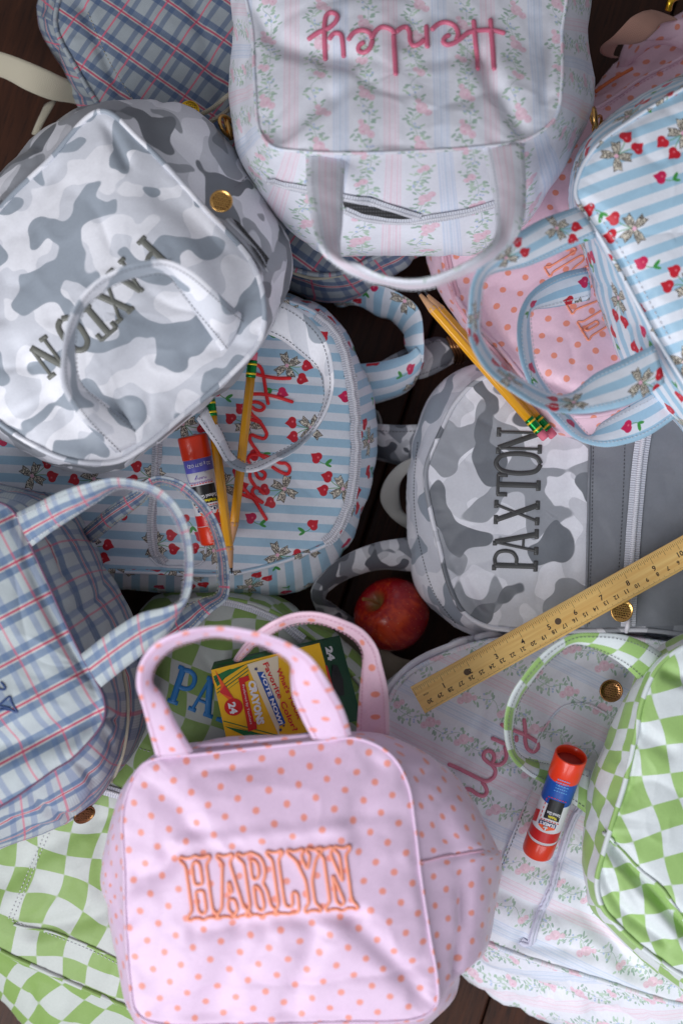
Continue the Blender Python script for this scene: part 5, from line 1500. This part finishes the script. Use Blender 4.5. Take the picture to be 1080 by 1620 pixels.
# --- the stick on the floral backpack
t_, b_ = P(903, 1194, .192), P(849, 1348, .144)
g1 = glue(t_, b_, .0135, 'standing out uncovered glue stick with an orange cap and blue band on the floral backpack', [(.212, .43, 'label_band', M['blue_label']), (.70, .80, 'label_band', M['red_label'])], hollow=True)
g1.root['label'] = 'fully visible glue stick with orange cap and blue band lying on the floral backpack'
f = on_stick(g1, t_, b_)     # w>0 is left in the picture
quad_print(g1, [f(.47, 9), f(.47, -16), f(.66, -16), f(.66, 9)], M['black_label'], off=.0003, nu=8, nv=5, name='label_box')
quad_print(g1, [f(.60, 24), f(.60, 17), f(.72, 17), f(.72, 24)], M['red_label'], off=.0003, nu=3, nv=5, name='label_edge')
flat_text(g1, 'Washable', f(.625, -12), f(.625, 2), 4.2, M['yellow_print'], off=.0005, bold=.03, flip=1)
flat_text(g1, 'School Glue', f(.585, -15), f(.585, 6), 5.2, M['white_print'], off=.0005, bold=.02, flip=1)
flat_text(g1, 'GLUE STICK', f(.545, -6), f(.545, 6), 2.4, M['white_print'], off=.0005, flip=1) if False else None
mb = MB()
for i in range(7):
    for s_ in (.452, .678):
        w = 12 - i * 4.4
        quad_print(g1, [f(s_ - .004, w), f(s_ - .004, w - 2.6), f(s_ + .004, w - 2.6), f(s_ + .004, w)], None, off=.0004, nu=2, nv=1, mb=mb)
for i in range(5):
    s_ = .47 + i * .042
    quad_print(g1, [f(s_, 14), f(s_, 12.6), f(s_ + .024, 12.6), f(s_ + .024, 14)], None, off=.0004, nu=1, nv=1, mb=mb)
mb.build('dashed_border', M['red_print'], g1.root)
poly_print(g1, [f(.685, 14), f(.685, -15), f(.745, -15), f(.79, 0), f(.745, 13)], M['white_print'], off=.0004, name='brand_shield')
poly_print(g1, [f(.69, 13), f(.69, -14), f(.742, -14), f(.782, 0), f(.742, 12)], M['orange_print'], off=.0006, name='brand_shield')
quad_print(g1, [f(.69, 13), f(.69, -14), f(.725, -14), f(.725, 13)], M['navy_print'], off=.0008, nu=4, nv=2, name='brand_band')
flat_text(g1, "ELMER'S", f(.694, -12), f(.694, 11), 5.0, M['white_print'], off=.0010, bold=.03, flip=1)
mb = MB()
for r_ in ([(.735, 3), (.745, -3)], [(.745, 4), (.735, -2)], [(.755, 1), (.755, -1)], [(.73, 0), (.775, 0)]):
    a0, b0 = f(*r_[0]), f(*r_[1]); c0 = [g1.hit(*a0, .0009)[0], g1.hit(*b0, .0009)[0]]
    VV, FF, _ = tube_data(np.array(c0), .0006, sides=5); mb.add(VV, FF)
mb.build('brand_emblem', M['white_print'], g1.root)
mb = MB()
rs = np.random.RandomState(2)
for i in range(5):
    s_ = .26 + i * .028
    w = -14 + rs.uniform(0, 3)
    while w < 6:
        l = rs.uniform(1.5, 4); quad_print(g1, [f(s_, w), f(s_, w + l), f(s_ + .009, w + l), f(s_ + .009, w)], None, off=.0004, nu=2, nv=1, mb=mb); w += l + 1.2
mb.build('small_print', M['lightblue_print'], g1.root)

# --- the stick under the pencil
t_, b_ = P(304, 689, .150), P(341, 859, .140)
g2 = glue(t_, b_, .0127, 'glue stick tucked under the pencil on the cherry backpack, violet label', [(.212, .33, 'label_band', M['violet_label']), (.72, .82, 'label_band', M['red_label'])])
f = on_stick(g2, t_, b_)
poly_print(g2, [f(.33, 22), f(.43, 20), f(.40, 10), f(.345, -8), f(.33, -12)], M['violet_label'], off=.0003, name='label_wave')
quad_print(g2, [f(.46, 20), f(.46, -18), f(.63, -18), f(.63, 20)], M['black_label'], off=.0003, nu=8, nv=5, name='label_box')
flat_text(g2, '22 g (0.77 OZ)', f(.26, -18), f(.26, 17), 5.0, M['white_print'], off=.0006, bold=.01)
flat_text(g2, 'DISAPPEARING', f(.42, -16), f(.42, 18), 3.6, M['violet_print'], off=.0006)
flat_text(g2, 'PURPLE', f(.385, -8), f(.385, 10), 3.8, M['violet_print'], off=.0006)
flat_text(g2, 'Washable', f(.595, -16), f(.595, 8), 4.6, M['yellow_print'], off=.0006, bold=.03)
flat_text(g2, 'School Glue', f(.55, -17), f(.55, 12), 5.6, M['white_print'], off=.0006, bold=.02)
mb = MB()
for i in range(8):
    for s_ in (.445, .65):
        w = 18 - i * 4.4
        quad_print(g2, [f(s_ - .004, w), f(s_ - .004, w - 2.8), f(s_ + .004, w - 2.8), f(s_ + .004, w)], None, off=.0004, nu=2, nv=1, mb=mb)
mb.build('dashed_border', M['red_print'], g2.root)
quad_print(g2, [f(.665, 16), f(.665, -18), f(.70, -18), f(.70, 16)], M['navy_print'], off=.0005, nu=6, nv=2, name='brand_band')
flat_text(g2, "ELMER'S", f(.67, -17), f(.67, 13), 5.2, M['white_print'], off=.0008, bold=.03)
poly_print(g2, [f(.70, 14), f(.70, -16), f(.73, -14), f(.765, 0), f(.73, 12)], M['orange_print'], off=.0005, name='brand_shield')

# ================================================================= crayon box
class Box_(Soft): pass
X_ = Soft('crayon_box', 'yellow and green box of 24 crayons on the green backpack behind the pink handle', 'crayon box', tuple(P(440, 1090, .11)))
zt = .150; zb_ = .122
f0, f1, f2, f3 = (334, 1060), (505, 1017), (541, 1146), (362, 1186)      # front face corners
top = [P(*c, zt) for c in (f0, f1, f2, f3)]
dn = Vector((0, 0, -(zt - zb_)))
tw = (top[1] - top[0]).normalized() * .006
low = [top[0] + dn + Vector((0, .004, 0)), top[1] + dn + Vector((.017, .004, 0)), top[2] + dn + Vector((.017, 0, 0)), top[3] + dn]
M['crayon_yellow'] = plain('yellow_card', (240, 186, 20), .35, noise_amt=.04, noise_scale=200)
M['crayon_green'] = plain('green_card', (14, 110, 54), .35, noise_amt=.06, noise_scale=200)
M['crayon_dark'] = plain('dark_green_card', (10, 72, 44), .4, noise_amt=.08, noise_scale=200)
M['card_cream'] = plain('cream_card', (226, 214, 186), .45)
def face(name, vs, mat):
    V = [tuple(v) for v in vs]; F = [(0, 1, 2, 3)]
    X_.keep(V, F); return link(name, mesh(name, V, F), mat, X_.root, smooth=False)
face('front_panel', [top[3], top[2], top[1], top[0]], M['crayon_yellow'])
face('side_panel', [top[0], top[1], low[1], low[0]], M['crayon_dark'])
face('end_flap', [top[1], top[2], low[2], low[1]], M['crayon_dark'])
face('side_panel', [top[3], top[0], low[0], low[3]], M['crayon_dark'])
face('side_panel', [top[2], top[3], low[3], low[2]], M['crayon_green'])
face('back_panel', [low[0], low[1], low[2], low[3]], M['crayon_green'])
def zq(x, y): return (320 + x / 3.6, 980 + y / 3.6)
poly_print(X_, [zq(55, 285), zq(70, 262), zq(330, 196), zq(392, 208), zq(258, 250), zq(120, 340), zq(88, 385), zq(66, 330)], M['crayon_green'], off=.0002, name='green_field')
mb = MB()
def stripe(a, b, w, mt_mb):
    a = np.array(a); b = np.array(b); d = (b - a) / np.linalg.norm(b - a); n_ = np.array([-d[1], d[0]]) * w / 2
    poly_print(X_, [tuple(a - n_), tuple(b - n_), tuple(b + n_), tuple(a + n_)], None, off=.0004, mb=mt_mb)
for k in range(3): stripe(zq(84, 400 + k * 20), zq(262, 268 + k * 22), 1.5, mb)
mb.build('green_stripe', M['crayon_green'], X_.root, smooth=False)
mb = MB()
for k in range(2): stripe(zq(78, 398 + k * 24 - 8), zq(256, 264 + k * 24 - 8), 1.5, mb)
mb.build('yellow_stripe', M['crayon_yellow'], X_.root, smooth=False)
mb = MB()
poly_print(X_, [zq(128, 608), zq(380, 660), zq(430, 700), zq(150, 740)], None, off=.0002, mb=mb)
for k in range(2): stripe(zq(120, 578 + 18 * k), zq(430, 660 + 20 * k), 1.4, mb)
mb.build('green_field', M['crayon_green'], X_.root, smooth=False)
poly_print(X_, [zq(254, 256), zq(430, 206), zq(640, 640), zq(436, 660)], M['card_cream'], off=.0004, name='ballot_panel')
poly_print(X_, [zq(312, 300), zq(350, 296), zq(474, 590), zq(440, 606)], M['blue_label'], off=.0006, name='blue_banner')
poly_print(X_, [zq(206, 335), zq(236, 330), zq(300, 600), zq(264, 640)], M['red_label'], off=.0005, name='red_banner')
poly_print(X_, [zq(206, 335), zq(262, 318), zq(270, 345), zq(214, 372)], M['red_label'], off=.0006, name='red_banner')
poly_print(X_, [zq(256, 590), zq(306, 580), zq(312, 622), zq(266, 636)], M['red_label'], off=.0006, name='red_banner')
flat_text(X_, 'VOTE NOW!', zq(330, 306), zq(440, 600), 6.2, M['white_print'], off=.0008, bold=.04, flip=1)
flat_text(X_, "What's YOUR", zq(420, 284), zq(545, 570), 7.5, M['red_print'], off=.0008, bold=.02)
flat_text(X_, 'Favorite Color?', zq(345, 252), zq(518, 640), 8.5, M['red_print'], off=.0008, bold=.02)
flat_text(X_, 'CRAYONS', zq(262, 352), zq(316, 600), 11, M['white_print'], off=.0010, bold=.06)
flat_text(X_, 'Preferred by Teachers', zq(228, 372), zq(274, 596), 3.6, M['white_print'], off=.0009)
cc = [(178 + 52 * math.cos(t), 498 + 50 * math.sin(t)) for t in np.linspace(0, 2 * math.pi, 28, endpoint=False)]
poly_print(X_, [zq(*c) for c in cc], M['red_label'], off=.0006, name='number_disc')
flat_text(X_, '24', zq(148, 476), zq(164, 540), 11, M['white_print'], off=.0009, bold=.05)
poly_print(X_, [zq(52, 300), zq(74, 292), zq(128, 372), zq(176, 450), zq(158, 462), zq(100, 415), zq(62, 360)], M['orange_print'], off=.0005, name='printed_crayon')
poly_print(X_, [zq(128, 372), zq(182, 452), zq(100, 415)], M['red_print'], off=.0006, name='printed_crayon')
mb = MB()
for a_, b0_ in (((68, 345), (98, 322)), ((74, 356), (106, 334))): stripe(zq(*a_), zq(*b0_), 1.2, mb)
mb.build('crayon_band', M['black_label'], X_.root, smooth=False)
def star(cx, cy, r):
    return [zq(cx + r * (1 if k % 2 == 0 else .45) * math.cos(k * math.pi / 5), cy + r * (1 if k % 2 == 0 else .45) * math.sin(k * math.pi / 5)) for k in range(10)]
for cx, cy, r in ((306, 282, 13), (446, 628, 12), (464, 604, 9)):
    poly_print(X_, star(cx, cy, r), M['navy_print'], off=.0008, name='star')
flat_text(X_, '24', zq(698, 158), zq(716, 238), 10, M['white_print'], off=.0006, bold=.06)
poly_print(X_, [zq(738, 256), zq(768, 262), zq(800, 345), zq(806, 430), zq(770, 440), zq(732, 350)], M['black_label'], off=.0004, name='display_window')
poly_print(X_, [zq(700, 260), zq(708, 264), zq(760, 450), zq(800, 520), zq(786, 524), zq(740, 440)], M['red_print'], off=.0004, name='printed_swirl')
